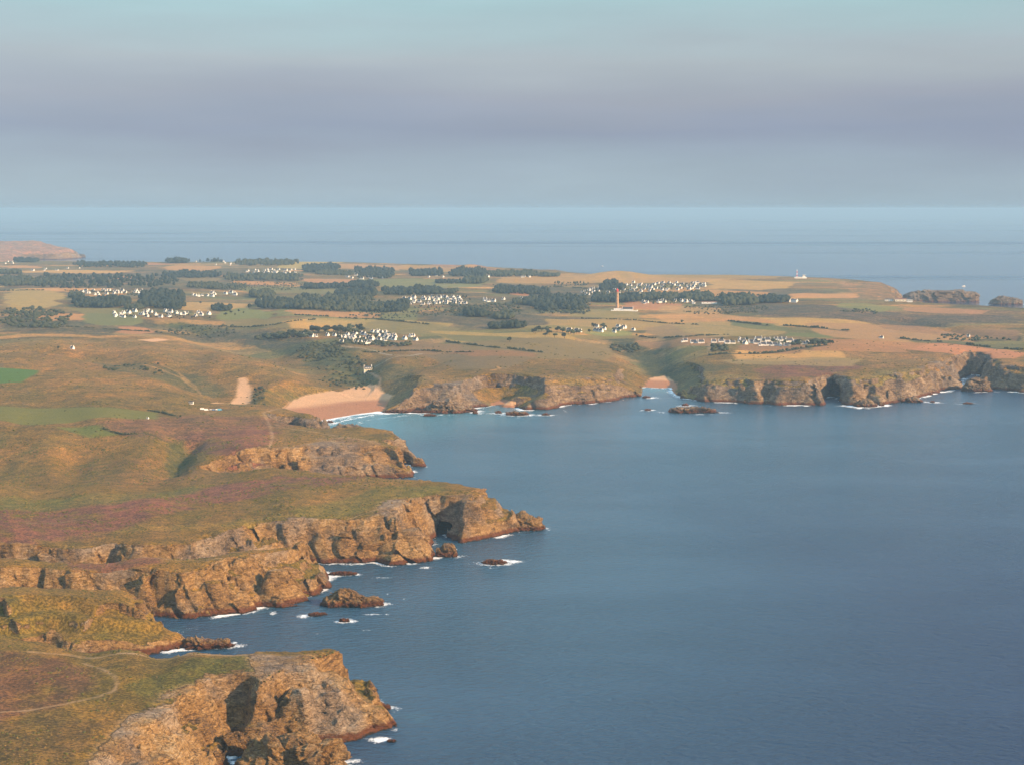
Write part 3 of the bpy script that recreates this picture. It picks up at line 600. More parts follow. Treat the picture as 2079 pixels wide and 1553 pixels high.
def cliffs(name, xa, xb, ya, yb, st, sz, ztop, mat, am):
    X = np.arange(xa, xb + st, st); Y = np.arange(ya, yb + st, st); Z = np.arange(-2.6, ztop, sz)
    gx, gy = np.meshgrid(X, Y, indexing='ij')
    h, d, w, bw, p = [q.reshape(gx.shape) for q in height(gx.ravel(), gy.ravel(), True)]
    for (u, v, hk, rx, ry) in KNOBS:
        kx, ky = cast(u, v, 0.0); ky = ky + ry * 0.55
        if kx < xa - 60 or kx > xb + 60 or ky < ya - 60 or ky > yb + 60: continue
        r = np.sqrt(((gx - kx) / rx) ** 2 + ((gy - ky) / ry) ** 2) * (1 + 0.25 * fbm(gx + u, gy, 0, 1 / 15, 2))
        cone = np.where(r < 2, np.minimum(hk, hk * 1.45 * (1 - r)), -5)
        h = np.maximum(h, np.where(r < 1.05, cone, -9))
    dhx, dhy = np.gradient(h, st)
    sl = np.sqrt(dhx ** 2 + dhy ** 2)
    def blur(a, n):
        for _ in range(n):
            a = (a + np.roll(a, 1, 0) + np.roll(a, -1, 0)) / 3; a = (a + np.roll(a, 1, 1) + np.roll(a, -1, 1)) / 3
        return a
    ns = blur(np.minimum(sl, 4), 3)
    rk = sst(0.55, 1.15, ns) * (1 - bw * sst(9, 6, h)) * sst(150, 90, np.abs(d))
    turf = (gy < 1115) & (gy > 1000) & (gx < -185) & (d / w > .26) & (d > 12)
    rk = np.where(turf, rk * .12, rk)
    F = (h[:, :, None] - Z[None, None, :]).astype(np.float32) / np.sqrt(1 + ns ** 2)[:, :, None].astype(np.float32)
    m = np.nonzero((np.abs(F) < 6.5) & (rk > 0.02)[:, :, None])
    px, py, pz = X[m[0]], Y[m[1]], Z[m[2]]
    q = 1.0 / am
    # joints dip to the right and away
    disp = 3.3 * am * facets(px + .3 * pz, py, pz * .7, q / 21.0) + 0.45 * am * facets(px + pz * .5, py, pz * .8, q / 6.5, 17) + 0.9 * am * fbm(px, py, pz, q / 30.0, 2) + 0.5 * am * fbm((px * .8 - pz * .6) * .12, py * .1, (px * .35 + py * .3 + pz * .75) * .62, q, 2) - 3.4 * am * sst(0.74, 0.96, fbm(px + .55 * pz, py, pz * .2, q / 26, 2, ridged=True))
    disp = np.where(disp > 0, disp * sst(-.5, 8, p[m[0], m[1]] - pz), disp)
    F[m] += disp * rk[m[0], m[1]]
    zz = Z[None, None, :]
    for (a, za, ra, b, zb, rb) in CAVES:
        ax, ay = cast(a[0], a[1], 0.0); bx, by = cast(b[0], b[1], 0.0)
        if ax < xa or ax > xb or ay < ya or ay > yb: continue
        R0 = max(ra, rb) + 4
        i0, i1 = np.searchsorted(X, [min(ax, bx) - R0, max(ax, bx) + R0]); j0, j1 = np.searchsorted(Y, [min(ay, by) - R0, max(ay, by) + R0])
        if i1 <= i0 or j1 <= j0: continue
        sx, sy = gx[i0:i1, j0:j1, None], gy[i0:i1, j0:j1, None]
        e = np.array([bx - ax, by - ay, zb - za]); L = (e * e).sum() + 1e-6
        t = np.clip(((sx - ax) * e[0] + (sy - ay) * e[1] + (zz - za) * e[2]) / L, 0, 1)
        dd = np.sqrt((sx - ax - t * e[0]) ** 2 + (sy - ay - t * e[1]) ** 2 + ((zz - za - t * e[2]) * 0.75) ** 2) - (ra + (rb - ra) * t)
        dd = dd + 0.30 * ra * fbm(sx + 0 * dd, sy + 0 * dd, zz + 0 * dd, 1 / (1.1 * ra), 3)
        F[i0:i1, j0:j1] = np.minimum(F[i0:i1, j0:j1], dd.astype(np.float32))
    V, Q = surface_net(F, xa, ya, -2.6, st, sz)
    # slope at vertices from the mesh itself
    fn = np.cross(V[Q[:, 2]] - V[Q[:, 0]], V[Q[:, 3]] - V[Q[:, 1]])
    N = np.zeros_like(V)
    for k in range(4): np.add.at(N, Q[:, k], fn)
    N /= np.linalg.norm(N, axis=1)[:, None] + 1e-9
    vs = np.sqrt(1 - N[:, 2] ** 2) / np.maximum(np.abs(N[:, 2]), 0.05)
    gi = np.clip(((V[:, 0] - xa) / st).round().astype(int), 0, len(X) - 1); gj = np.clip(((V[:, 1] - ya) / st).round().astype(int), 0, len(Y) - 1)
    s = 0.5 * np.minimum(vs, 3) + 0.5 * ns[gi, gj]
    o = big_mesh(name, V, Q, mat, surface_attrs(V, s, [q[gi, gj] for q in (h, d, w, bw, p)]), sharp=26)
    return tag(o, kind='structure')
import time as _t; _t0 = _t.time()
cliffs('headland_terrain', -440, 40, 690, 1302, 1.3, 1.3, 46, MAT['land'], 1.0)
cliffs('headland_terrain', -610, 60, 1292, 1802, 1.6, 1.5, 50, MAT['land'], 1.15)
cliffs('bay_terrain', -1000, 1090, 1790, 3010, 2.7, 2.2, 58, MAT['land_mid'], 1.7)
print('cliffs', _t.time() - _t0)

# far country: a height sheet whose cells grow with distance
us = np.arange(-320, 2400, 3.4); Ds = np.exp(np.arange(math.log(2990), math.log(11500), 0.0026))
GU, GD = np.meshgrid((us - PW / 2) / FOC, Ds, indexing='ij')
fx, fy = (GU * GD).ravel(), GD.ravel()
fz = np.maximum(height(fx, fy), -12)
def grid_quads(n, m):
    i, j = np.meshgrid(np.arange(n - 1), np.arange(m - 1), indexing='ij'); a = (i * m + j).ravel()
    return np.stack([a, a + m, a + m + 1, a + 1], 1)
Q = grid_quads(len(us), len(Ds)); V = np.stack([fx, fy, fz], 1)
keep = (fz[Q] > -3).any(1); Q = Q[keep]
used = np.unique(Q); remap = np.full(len(V), -1); remap[used] = np.arange(len(used)); V = V[used]; Q = remap[Q]
fn = np.cross(V[Q[:, 2]] - V[Q[:, 0]], V[Q[:, 3]] - V[Q[:, 1]]); N = np.zeros_like(V)
for k in range(4): np.add.at(N, Q[:, k], fn)
N /= np.linalg.norm(N, axis=1)[:, None] + 1e-9
V[:, 2] -= 0.25
rk = sst(0.25, 0.6, np.sqrt(1 - N[:, 2] ** 2) / np.maximum(N[:, 2], .05))
V[:, 0] += 3.5 * rk * facets(V[:, 0], V[:, 1], V[:, 2], 1 / 26.); V[:, 2] = np.where(V[:, 2] > 1, np.maximum(V[:, 2] + 3 * rk * fbm(V[:, 0], V[:, 1], V[:, 2], 1 / 30., 3, ridged=True), .5), V[:, 2])
tag(big_mesh('terrain', V, Q, MAT['land_far'], surface_attrs(V, 1.6 * np.sqrt(1 - N[:, 2] ** 2) / np.maximum(N[:, 2], .05))), kind='structure')
print('far', _t.time() - _t0)

# ------------------------------------------------------------------ sea
ROCKS = [  # photo u and v of the foot's middle, width and height in photo pixels, depth/width, label
 (600,1572,200,80,.55,'broad brown rock in front of the nearest headland at the bottom edge'),
 (470,1530,70,46,.7,'dark grey boulder wedged in the gully of the nearest headland'),
 (425,1560,60,40,.7,'dark boulder at the mouth of the nearest gully, bottom edge'),
 (505,1522,44,30,.8,'small grey boulder right of the gully boulder under the nearest cliff'),
 (738,1402,52,13,.4,'low red-brown reef off the tip of the nearest headland'),
 (774,1440,34,14,.5,'red-brown shoulder rock at the right foot of the nearest headland'),
 (795,1506,18,6,.6,'tiny dark rock in the surf below the nearest point'),
 (420,1316,92,22,.5,'rounded brown rock at the end of the second headland'),
 (455,1312,40,9,.5,'low dark reef ringed with surf at the end of the second headland'),
 (715,1231,122,36,.36,'long brown islet with a pale crest off the third headland'),
 (640,1250,30,7,.6,'twin dark rock awash in white surf below the long islet'),
 (657,1248,14,6,.6,'smaller dark rock beside the twin rock below the long islet'),
 (699,1262,20,8,.6,'small dark rock alone in the surf under the long islet'),
 (694,1167,58,8,.35,'flat red-brown reef between the third and fourth headlands'),
 (907,1130,38,27,.6,'tilted orange-brown rock below the sea cave'),
 (1004,1145,46,11,.5,'black rock in a ring of white surf off the fourth headland'),
 (1062,1076,84,38,.42,'pointed brown islet at the very tip of the fourth headland'),
 (1088,1075,24,8,.6,'small black rock touching the pointed islet'),
 (656,882,28,34,.7,'pink pointed pinnacle beside the small cove by the beach'),
 (703,884,76,24,.5,'domed dark grey rock standing in the surf before the beach'),
 (742,889,40,8,.4,'low dark tail of rock right of the domed rock before the beach'),
 (668,858,16,5,.6,'little black rock in the beach surf behind the pinnacle'),
 (905,838,84,30,.5,'big grey crag at the foot of the cliff across the bay'),
 (946,836,46,12,.5,'low grey rock right of the big crag across the bay'),
 (858,838,44,8,.4,'flat dark reef left of the big crag across the bay'),
 (806,838,52,9,.4,'flat dark reef at the right end of the beach'),
 (872,845,26,6,.5,'small reef awash in front of the big crag across the bay'),
 (1050,843,46,10,.45,'red-brown reef below the middle cliffs across the bay'),
 (1108,843,16,5,.6,'small dark rock right of the red-brown reef across the bay'),
 (965,840,10,5,.7,'tiny dark rock between crag and reef across the bay'),
 (1012,839,12,6,.7,'tiny brown rock just left of the red-brown reef across the bay'),
 (1315,833,12,4,.6,'tiny black rock off the small beach inlet'),
 (1408,838,96,13,.35,'long low red-brown islet in front of the right-hand cliffs'),
 (1392,824,14,6,.6,'little rock behind the long low islet'),
 (1312,808,16,5,.6,'little black rock left of the small beach inlet mouth'),
 (1758,826,42,18,.6,'round orange-topped rock below the right-hand cliff notch'),
 (1790,824,12,4,.6,'tiny dark rock beside the round orange-topped rock'),
 (1822,816,34,14,.5,'red-brown rock at the end of the right-hand cliff'),
 (1856,817,32,14,.6,'rounded brown rock standing just off the right-hand cliff'),
 (1893,817,10,4,.6,'tiny dark rock in open water right of the rounded rock'),
 (1966,820,20,4,.5,'small flat rock with white surf near the right edge'),
 (1985,795,58,30,.5,'steep grey rock in the inlet near the right edge'),
 (1916,613,152,24,.30,'long flat-topped island with lit cliffs off the far right coast'),
 (2046,619,66,18,.45,'rounded rocky island at the far right edge of the sea'),
 (1832,610,14,6,.6,'dark skerry under the lit far headland'),
 (162,524,18,8,.7,'square rock stack off the far left headland'),
]
RW = []
for (u, v, w, hp, dep, lab) in ROCKS:
    x, y = cast(u, v, 0.0); k = float(np.hypot(y, CAM_H)) / FOC
    RW.append((float(x), float(y), w * k, hp * k, w * k * dep))
SURF = [  # drifting foam patches: u, v, half width, half height (px), strength
 (1040,1138,38,5,.9),(1000,1153,16,3,.8),(865,1152,18,4,.7),(775,1173,28,3,.8),(700,1165,38,4,.8),(555,1245,10,8,.9),(620,1250,24,6,1),(760,1247,40,2.5,.7),(690,1255,34,4,.7),(740,1278,18,3,.6),(640,1287,26,5,.45),(860,1299,8,2,.8),
 (390,1275,32,5,.45),(475,1308,12,7,1),(770,1500,28,9,1),(800,1480,14,8,.8),(770,1440,8,8,.9),(750,1405,16,6,.7),(700,1545,40,9,.9),(470,1545,26,10,.9),(870,1500,26,16,.35),(850,1530,40,10,.3),(1030,1085,30,3.5,.9),(985,1093,22,3,.9),(900,1108,14,4,.8),(920,1115,16,3,.7),
 (955,1108,30,3,.5),(660,1142,26,3,.6),(1440,834,20,2,.7),(1500,850,60,2,.3),(1150,834,10,4,.6),(900,842,30,2.5,.6),(1060,847,40,2,.5),(1750,829,26,2,.8),(1960,817,26,2,.6),(2000,840,18,4,.35),(1985,797,14,2,.7),(1625,823,40,1.5,.7),(1420,841,50,1.5,.7),(820,1215,6,3,.5),(790,1205,22,4,.35),(990,1220,18,5,.2)]
_surf = [(*map(float, cast(u, v, 0.0)), a, b, st) for (u, v, a, b, st) in SURF]
su = np.arange(-330, 2420, 4.6); sD = np.exp(np.arange(math.log(420), math.log(5200), 0.0036))
GU, GD = np.meshgrid((su - PW / 2) / FOC, sD, indexing='ij'); sx, sy = (GU * GD).ravel(), GD.ravel()
cd, _ = seg_dist(sx, sy, COAST_XY); cd = np.where(inside(sx, sy, COAST_XY), -cd, cd)
rd = np.full(sx.shape, 1e6)
for (x, y, w, hh, dp) in RW:
    m = (np.abs(sx - x) < w * .5 + 60) & (np.abs(sy - y) < w + 60)
    rd[m] = np.minimum(rd[m], (np.sqrt(((sx[m] - x) / (w * .5)) ** 2 + ((sy[m] - y - dp * .3) / (dp * .5)) ** 2) - 1) * np.minimum(w, dp) * .5)
nA = fbm(sx, sy, 2, 1 / 55, 3); nB = fbm(sx, sy, 8, 1 / 11, 3)
scl = np.clip(sy / 1000, .8, 2.4)
foam = 1.0 * np.exp(-np.maximum(cd, 0) / (5.0 * scl)) * sst(-0.16, 0.22, nA + .4 * nB) + 0.95 * np.exp(-np.maximum(rd, 0) / (4.2 * scl)) * sst(-0.25, 0.12, nA + .4 * nB)
foam = np.maximum(foam, .36 * np.exp(-np.maximum(cd, 0) / 16) * sst(.0, .3, nB + .5 * nA) * sst(2200, 1500, sy))
foam *= (cd > -8)
for (x, y, a, b, st) in _surf:
    kx, ky = a * y / FOC, b * y * y / (FOC * CAM_H)
    q = ((sx - x) / kx) ** 2 + ((sy - y) / ky) ** 2
    foam = np.maximum(foam, st * 1.15 * np.exp(-q * 1.1) * (0.80 + 0.9 * nB))
bx0, by0 = BEACHES[0][0]
bpts = wpoly([(640, 858), (668, 851), (715, 842), (770, 835), (790, 834)], 0.0)
bd, _ = seg_dist(sx, sy, bpts, closed=False)
bands = np.exp(-((bd - 3) / 5) ** 2) + .75 * np.exp(-((bd - 26 - 9 * nA) / 5) ** 2) + .6 * np.exp(-((bd - 62 - 20 * nA) / 7) ** 2)
foam = np.maximum(foam, np.clip(bands, 0, 1) * (0.95 + .5 * nB) * sst(120, 40, bd)); foam = np.maximum(foam, .62 * sst(85, 15, bd) * (.8 + .5 * nA))
b2, _ = seg_dist(sx, sy, wpoly([(1308, 787), (1340, 789), (1364, 788)], 0.0), closed=False)
foam = np.maximum(foam, .6 * sst(40, 2, b2) * (.7 + .6 * nB))
shal = np.maximum.reduce([.34 * sst(1500, 250, bd + 120 * nA), sst(420, 20, bd), .8 * sst(150, 10, b2), .38 * sst(60, 3, cd) * sst(-.3, .3, nA), 0.30 * sst(500, 100, np.hypot(sx + 60, (sy - 1500) * .4))])
def sea_material():
    m, nt, b = new_mat('sea_water'); t = NT(nt); p = t.pos()
    w1 = t.noise(t.mapping(p, (0.65, 1.0, 1), (0, 0, R(-20))), 0.085, 3, 0.5)
    w2 = t.noise(t.mapping(p, (0.7, 1.0, 1), (0, 0, R(30))), 0.24, 4, 0.55)
    w3 = t.noise(p, 0.9, 3, 0.6)
    slick = t.noise(t.mapping(p, (0.22, 1.0, 1), (0, 0, R(-7))), 0.00042, 4, 0.55)
    hgt = t.math('ADD', t.math('MULTIPLY', w1, 2.2), t.math('ADD', t.math('MULTIPLY', w2, 3.8), t.math('MULTIPLY', w3, 1.0)))
    bn = nt.nodes.new('ShaderNodeBump'); bn.inputs['Distance'].default_value = 1.0
    calm = t.mr(slick, 0.50, 0.64)
    gust = t.noise(t.mapping(p, (0.45, 1.0, 1), (0, 0, R(-16))), 0.0042, 5, 0.6)
    nr_ = t.attr('near')
    t.lk(t.math('ADD', t.math('MULTIPLY', calm, 0.04), t.math('MULTIPLY_ADD', t.math('MULTIPLY', nr_, t.mr(gust, .38, .62, .55, 1.1)), 0.85, 0.022)), bn.inputs['Strength']); t.lk(hgt, bn.inputs['Height'])
    big = t.noise(t.mapping(p, (0.5, 1, 1), (0, 0, R(-12))), 0.006, 4, 0.6)
    deep = t.mix(big, (0.008, 0.019, 0.062, 1), (0.016, 0.037, 0.098, 1))
    col = t.mix(t.attr('shallow'), deep, (0.060, 0.190, 0.240, 1))
    fn = t.math('MULTIPLY_ADD', t.noise(p, 0.50, 5, 0.75), 0.6, t.math('MULTIPLY', t.noise(t.mapping(p, (1, .6, 1), (0, 0, R(30))), 0.13, 4, 0.65), 0.4))
    ff = t.mr(t.math('ADD', t.math('MULTIPLY', t.attr('foam'), 1.05), t.math('MULTIPLY', t.math('SUBTRACT', fn, 0.5), 2.6)), 0.44, 0.92)
    ff = t.math('MULTIPLY', ff, t.mr(t.attr('foam'), 0.05, 0.25))
    t.lk(t.mix(ff, col, (0.80, 0.82, 0.84, 1)), b.inputs['Base Color'])
    t.lk(t.math('MAXIMUM', ff, t.math('ADD', t.math('MULTIPLY', t.math('MULTIPLY', calm, t.math('SUBTRACT', 1.0, nr_)), 0.26), t.math('MULTIPLY_ADD', nr_, 0.10, 0.13))), b.inputs['Roughness'])
    b.inputs['IOR'].default_value = 1.333; b.inputs['Specular IOR Level'].default_value = 0.5
    t.lk(bn.outputs[0], b.inputs['Normal'])
    return m
MAT['sea'] = sea_material()
tag(big_mesh('coastal_water', np.stack([sx, sy, np.zeros_like(sx)], 1), grid_quads(len(su), len(sD)), MAT['sea'], {'foam': np.clip(foam, 0, 1), 'shallow': np.clip(shal, 0, 1), 'near': sst(4200, 900, sy)}), kind='structure')
ang = np.linspace(0, 2 * math.pi, 361)[:-1]; SR = 100000.0
tag(mesh_obj('sea', [(SR * math.cos(a), SR * math.sin(a), -0.3) for a in ang], [tuple(range(360))], MAT['sea']), kind='structure')
print('sea', _t.time() - _t0)

# ------------------------------------------------------------------ rocks standing in the sea
def icosphere(n):
    g = (1 + 5 ** .5) / 2
    V = [(-1, g, 0), (1, g, 0), (-1, -g, 0), (1, -g, 0), (0, -1, g), (0, 1, g), (0, -1, -g), (0, 1, -g), (g, 0, -1), (g, 0, 1), (-g, 0, -1), (-g, 0, 1)]
    F = [(0, 11, 5), (0, 5, 1), (0, 1, 7), (0, 7, 10), (0, 10, 11), (1, 5, 9), (5, 11, 4), (11, 10, 2), (10, 7, 6), (7, 1, 8), (3, 9, 4), (3, 4, 2), (3, 2, 6), (3, 6, 8), (3, 8, 9), (4, 9, 5), (2, 4, 11), (6, 2, 10), (8, 6, 7), (9, 8, 1)]
    V = [np.array(v, float) / np.linalg.norm(v) for v in V]
    for _ in range(n):
        c = {}; G = []
        def mid(a, b):
            k = (min(a, b), max(a, b))
            if k not in c:
                q = V[a] + V[b]; V.append(q / np.linalg.norm(q)); c[k] = len(V) - 1
            return c[k]
        for a, b, d in F:
            x, y, z = mid(a, b), mid(b, d), mid(d, a); G += [(a, x, z), (b, y, x), (d, z, y), (x, y, z)]
        F = G
    return np.array(V), np.array(F)
ICO = {n: icosphere(n) for n in (1, 2, 4, 5)}
for i, ((u, v, w, hp, dep, lab), (x, y, W, Hh, Dp)) in enumerate(zip(ROCKS, RW)):
    S, F = ICO[5 if W > 40 else 4]
    flat = 'flat-topped' in lab or 'square' in lab
    S = np.sign(S) * np.abs(S) ** (0.55 if flat else 0.85)
    n = S / np.linalg.norm(S, axis=1)[:, None]
    L = max(W, Hh)
    V = S * np.array([W * .5, Dp * .5, Hh]) * (1, 1, 1)
    px, py, pz = V[:, 0] + 31.7 * i, V[:, 1] + 11.3 * i, V[:, 2]
    amp = min(Hh * .8, Dp * .35) * (.45 if 'island' in lab else 1)
    dsp = amp * (0.42 * facets(px, py, pz, 1.9 / Hh) + 0.20 * facets(px, py, pz, 4.4 / Hh, 5) + 0.45 * fbm(px, py, pz, 1.3 / Hh, 3) + 0.10 * fbm(px, py, pz, 6.0 / Hh, 3, ridged=True))
    V = V + n * dsp[:, None] * (1, 1, .75)
    if not flat: V[:, 2] *= 0.62 + 0.55 * np.clip(fbm(V[:, 0] + 9.1 * i, V[:, 1], 0, 2.1 / W, 2) + .5, 0, 1)
    V[:, 2] *= Hh / max(1e-3, V[:, 2].max()); V[:, 2] = np.maximum(V[:, 2], -1.5)
    o = mesh_obj('sea_rock' if not 'island' in lab else 'rocky_island', V, F, MAT['rock'] if y < 2000 else MAT['rock_far'], smooth=False)
    o.location = (x, y + Dp * .3, -0.1)
    tag(o, lab, 'rock' if 'island' not in lab else 'island', 'rocks and reefs standing in the sea')
print('rocks', _t.time() - _t0)

# ------------------------------------------------------------------ houses
random.seed(11)
def boxv(x0, x1, y0, y1, z0, z1):
    return [(x0, y0, z0), (x1, y0, z0), (x1, y1, z0), (x0, y1, z0), (x0, y0, z1), (x1, y0, z1), (x1, y1, z1), (x0, y1, z1)], \
           [(0, 3, 2, 1), (4, 5, 6, 7), (0, 1, 5, 4), (1, 2, 6, 5), (2, 3, 7, 6), (3, 0, 4, 7)]
def prism(x0, x1, prof):   # profile in (y, z), extruded along x
    n = len(prof)
    V = [(x0, a, b) for a, b in prof] + [(x1, a, b) for a, b in prof]
    F = [tuple(range(n))[::-1], tuple(range(n, 2 * n))] + [(i, (i + 1) % n, n + (i + 1) % n, n + i) for i in range(n)]
    return V, F
def join(*parts):
    V, F = [], []
    for v, f in parts:
        b = len(V); V += v; F += [tuple(i + b for i in q) for q in f]
    return V, F
def house_parts(L, W, hw, hr, wing=False, lights=3):
    """parts of a gabled house, ridge along x; base at z = 0"""
    a, g = L / 2, 0.42
    body = prism(-a + g, a - g, [(-W / 2, -1.5), (W / 2, -1.5), (W / 2, hw), (0, hr - .35), (-W / 2, hw)])
    gb = [(-W / 2 - .06, -1.5), (W / 2 + .06, -1.5), (W / 2 + .06, hw + .30), (0, hr + .32), (-W / 2 - .06, hw + .30)]
    wall = [body, prism(-a, -a + g, gb), prism(a - g, a, gb)]
    ov = .30; k = (hr - hw) / (W / 2)
    slab = lambda s: prism(-a + g + .003, a - g - .003, [(s * 0, hr - .05), (s * (W / 2 + ov), hw - ov * k - .05), (s * (W / 2 + ov), hw - ov * k + .12), (s * 0, hr + .14)])
    roof = [slab(-1), slab(1)]
    ch = [boxv(s * (a - .55) - .45, s * (a - .55) + .45, -.7, .7, hr - .6, hr + 1.15) for s in (-1, 1)]
    win, door = [], []
    for s in (-1, 1):
        for q in range(lights):
            cx = (q + .5) / lights * (L - 2) - (L - 2) / 2
            if q == lights // 2: door.append(boxv(cx - .5, cx + .5, *sorted((s * (W / 2 - .1), s * (W / 2 + .04))), 0, 2.1))
            else: win.append(boxv(cx - .5, cx + .5, *sorted((s * (W / 2 - .1), s * (W / 2 + .04))), .9, 2.2))
    for s in (-1, 1): win.append(boxv(*sorted((s * (a - .1), s * (a + .04))), -.45, .45, hw + .2, hw + 1.5))
    if wing:
        d = W * .55
        wall.append(prism(-a - d, -a - .003, [(-W * .38, -1.5), (W * .38, -1.5), (W * .38, hw * .72), (0, hr * .66), (-W * .38, hw * .72)]))
        kk = (hr * .66 - hw * .72) / (W * .38)
        for s in (-1, 1): roof.append(prism(-a - d - .1, -a - .006, [(0, hr * .66 + .01), (s * (W * .38 + .2), hw * .72 - .2 * kk + .01), (s * (W * .38 + .2), hw * .72 - .2 * kk + .15), (0, hr * .66 + .17)]))
    return wall, roof, ch, win, door
VAR = [(10, 6.6, 2.8, 6.6, False, 3), (13, 6.8, 3.0, 7.0, False, 5), (9, 6.2, 2.7, 6.2, True, 3), (16, 6.8, 2.8, 6.7, False, 5), (11.5, 7.2, 3.5, 7.8, True, 3), (8, 5.8, 2.6, 6.0, False, 3)]
KIND = ['small', 'long', 'small lean-to', 'very long', 'tall', 'narrow']
def mk(name, vf, mat):
    me = bpy.data.meshes.new(name); me.from_pydata(vf[0], [], vf[1]); me.materials.append(mat); me.update(); return me
HP = []
for v in VAR:
    wall, roof, ch, win, door = house_parts(*v)
    d = {'wall': [mk('wall', join(*wall), MAT['white'])], 'roof': [mk('roof', join(*roof), MAT['slate'])], 'chimney': [mk('chimney', c, MAT['white']) for c in ch],
         'window': [mk('window', c, MAT['glass']) for c in win], 'door': [mk('door', c, MAT['shutter']) for c in door]}
    # one mesh for houses too far to show their parts
    allv, allf = join(*wall, *ch); nr = join(*roof); ng = join(*win)
    b = len(allv); V2 = allv + nr[0] + ng[0]; F2 = allf + [tuple(i + b for i in q) for q in nr[1]]; b2_ = b + len(nr[0]); F2 += [tuple(i + b2_ for i in q) for q in ng[1]]
    me = bpy.data.meshes.new('house'); me.from_pydata(V2, [], F2)
    for m in (MAT['white'], MAT['slate'], MAT['glass']): me.materials.append(m)
    me.polygons.foreach_set('material_index', np.array([0] * len(allf) + [1] * len(nr[1]) + [2] * len(ng[1]), np.int32)); me.update()
    d['whole'] = me; HP.append(d)
def link(name, me, parent=None):
    o = bpy.data.objects.new(name, me); COL.objects.link(o); o.parent = parent; return o
def zat(x, y): return float(height(np.array([x]), np.array([y]))[0])
def ordinal(n):
    return f"{n}{'th' if 10 <= n % 100 <= 20 else {1: 'st', 2: 'nd', 3: 'rd'}.get(n % 10, 'th')}"
FAR_HOUSES = []
def village(pts, rz, spread, where, group, parts=True, kinds=(0, 0, 1, 2, 4, 5)):
    pts = sorted(pts); px, py = ground([p[0] for p in pts], [p[1] for p in pts], 40)
    pz = height(px, py)
    for i, (x, y, z) in enumerate(zip(px, py, pz)):
        k = random.choice(kinds); r = rz + random.uniform(-spread, spread) + (90 if random.random() < .12 else 0)
        lab = f"{KIND[k]} white house, {ordinal(i + 1)} from left {where}"
        s = random.uniform(.72, .92) * (1 if parts else 1.08)
        if parts:
            o = empty('house', (x, y, z), R(r)); o.scale = (s, s, s)
            for nm in ('wall', 'roof', 'chimney', 'window', 'door'):
                for me in HP[k][nm]:
                    if nm == 'chimney':
                        c = link(nm, me, rf)
                    else:
                        c = link(nm, me, o)
                    if nm == 'roof': rf = c
        else:
            FAR_HOUSES.append((y, x, z, r, s, k, lab, group)); continue
        tag(o, lab, 'house', group)
def scatter(u0, u1, v0, v1, n, fall=0.0):
    out = []; tries = 0
    while len(out) < n and tries < 4000:
        tries += 1
        u, v = random.uniform(u0, u1), random.uniform(v0, v1)
        v += fall * (u - u0) / (u1 - u0)
        if all(abs(u - a) > 4.5 or abs(v - b) > 1.6 for a, b in out): out.append((u, v))
    return out
vA = [(620,683),(633,684),(642,684),(665,682),(679,682),(694,697),(715,677),(722,678),(733,676),(738,680),(757,675),(768,674),(774,676),(787,679),(794,682),(803,685),(777,684),(769,682),(785,687),(822,689),(834,684),(844,691),(711,685),(719,685),(740,689),(724,697),(732,697),(714,694),(707,694),(749,697),(764,694),(753,691),(746,689),(782,692),(757,690),(728,685),(700,685),(691,685),(706,680),(800,690)]
vA += [(u + random.uniform(5, 10), v + random.uniform(-3, 3)) for u, v in vA[10:34:2]]
vB = [(1212,664),(1209,672),(1214,673),(1220,674),(1226,670),(1255,664),(1250,670),(1256,671),(1247,675),(1262,668),(1267,667),(1286,671),(1156,672),(1171,673),(1177,674)]
vC = [(1391,694),(1408,697),(1423,697),(1449,696),(1464,695),(1476,698),(1487,698),(1502,691),(1508,695),(1513,699),(1526,696),(1540,690),(1537,698),(1549,693),(1558,693),(1549,702),(1561,702),(1573,702),(1575,690),(1583,691),(1592,692),(1584,702),(1602,694),(1598,702),(1616,697),(1630,699),(1640,698)]
GRP = 'white slate-roofed houses of the island hamlets'
village(vA, -42, 14, 'in the hamlet above the beach valley', GRP)
village(vB, -36, 14, 'in the hamlet before the lighthouse', GRP, kinds=(0, 0, 1, 4))
village(vC, 12, 9, 'in the long right-hand hamlet', GRP, kinds=(0, 1, 1, 3, 4))
FARV = [((814,946,604,619), 42, 'in the big central hamlet'), ((230,426,633,646), 34, 'in the hamlet behind the left hill'), ((160,326,590,600), 34, 'in the hamlet beyond the left wood'),
        ((380,480,594,603), 13, 'at the edge of the far left wood'), ((500,602,548,558), 28, 'in the distant wooded hamlet'), ((395,520,528,540), 12, 'below the skyline trees'), ((520,600,530,540), 12, 'at the right end of the skyline trees'),
        ((1180,1320,586,600), 28, 'behind the lighthouse'), ((1270,1432,574,591), 46, 'in the farthest hamlet'), ((1306,1410,606,618), 18, 'right of the lighthouse'), ((704,790,558,568), 9, 'on the far central ridge'),
        ((870,1080,558,564), 14, 'along the far shore trees'), ((900,930,572,577), 7, 'by the round far copse'), ((1560,1618,607,614), 7, 'in the farm cluster near the islands'), ((724,748,609,614), 4, 'among the central woods'), ((970,1060,605,614), 7, 'right of the big middle hamlet'),
        ((5,30,532,537), 4, 'at the far left edge'), ((62,175,545,552), 6, 'on the far left fields')]
for (b, n, wh) in FARV: village(scatter(*b, n), -38, 30, wh, GRP, parts=False)
print('houses', _t.time() - _t0)
FAR_HOUSES.sort(); n_near = len(vA) + len(vB) + len(vC) + 6
rest_v, rest_f, rest_m, nb_ = [], [], [], 0
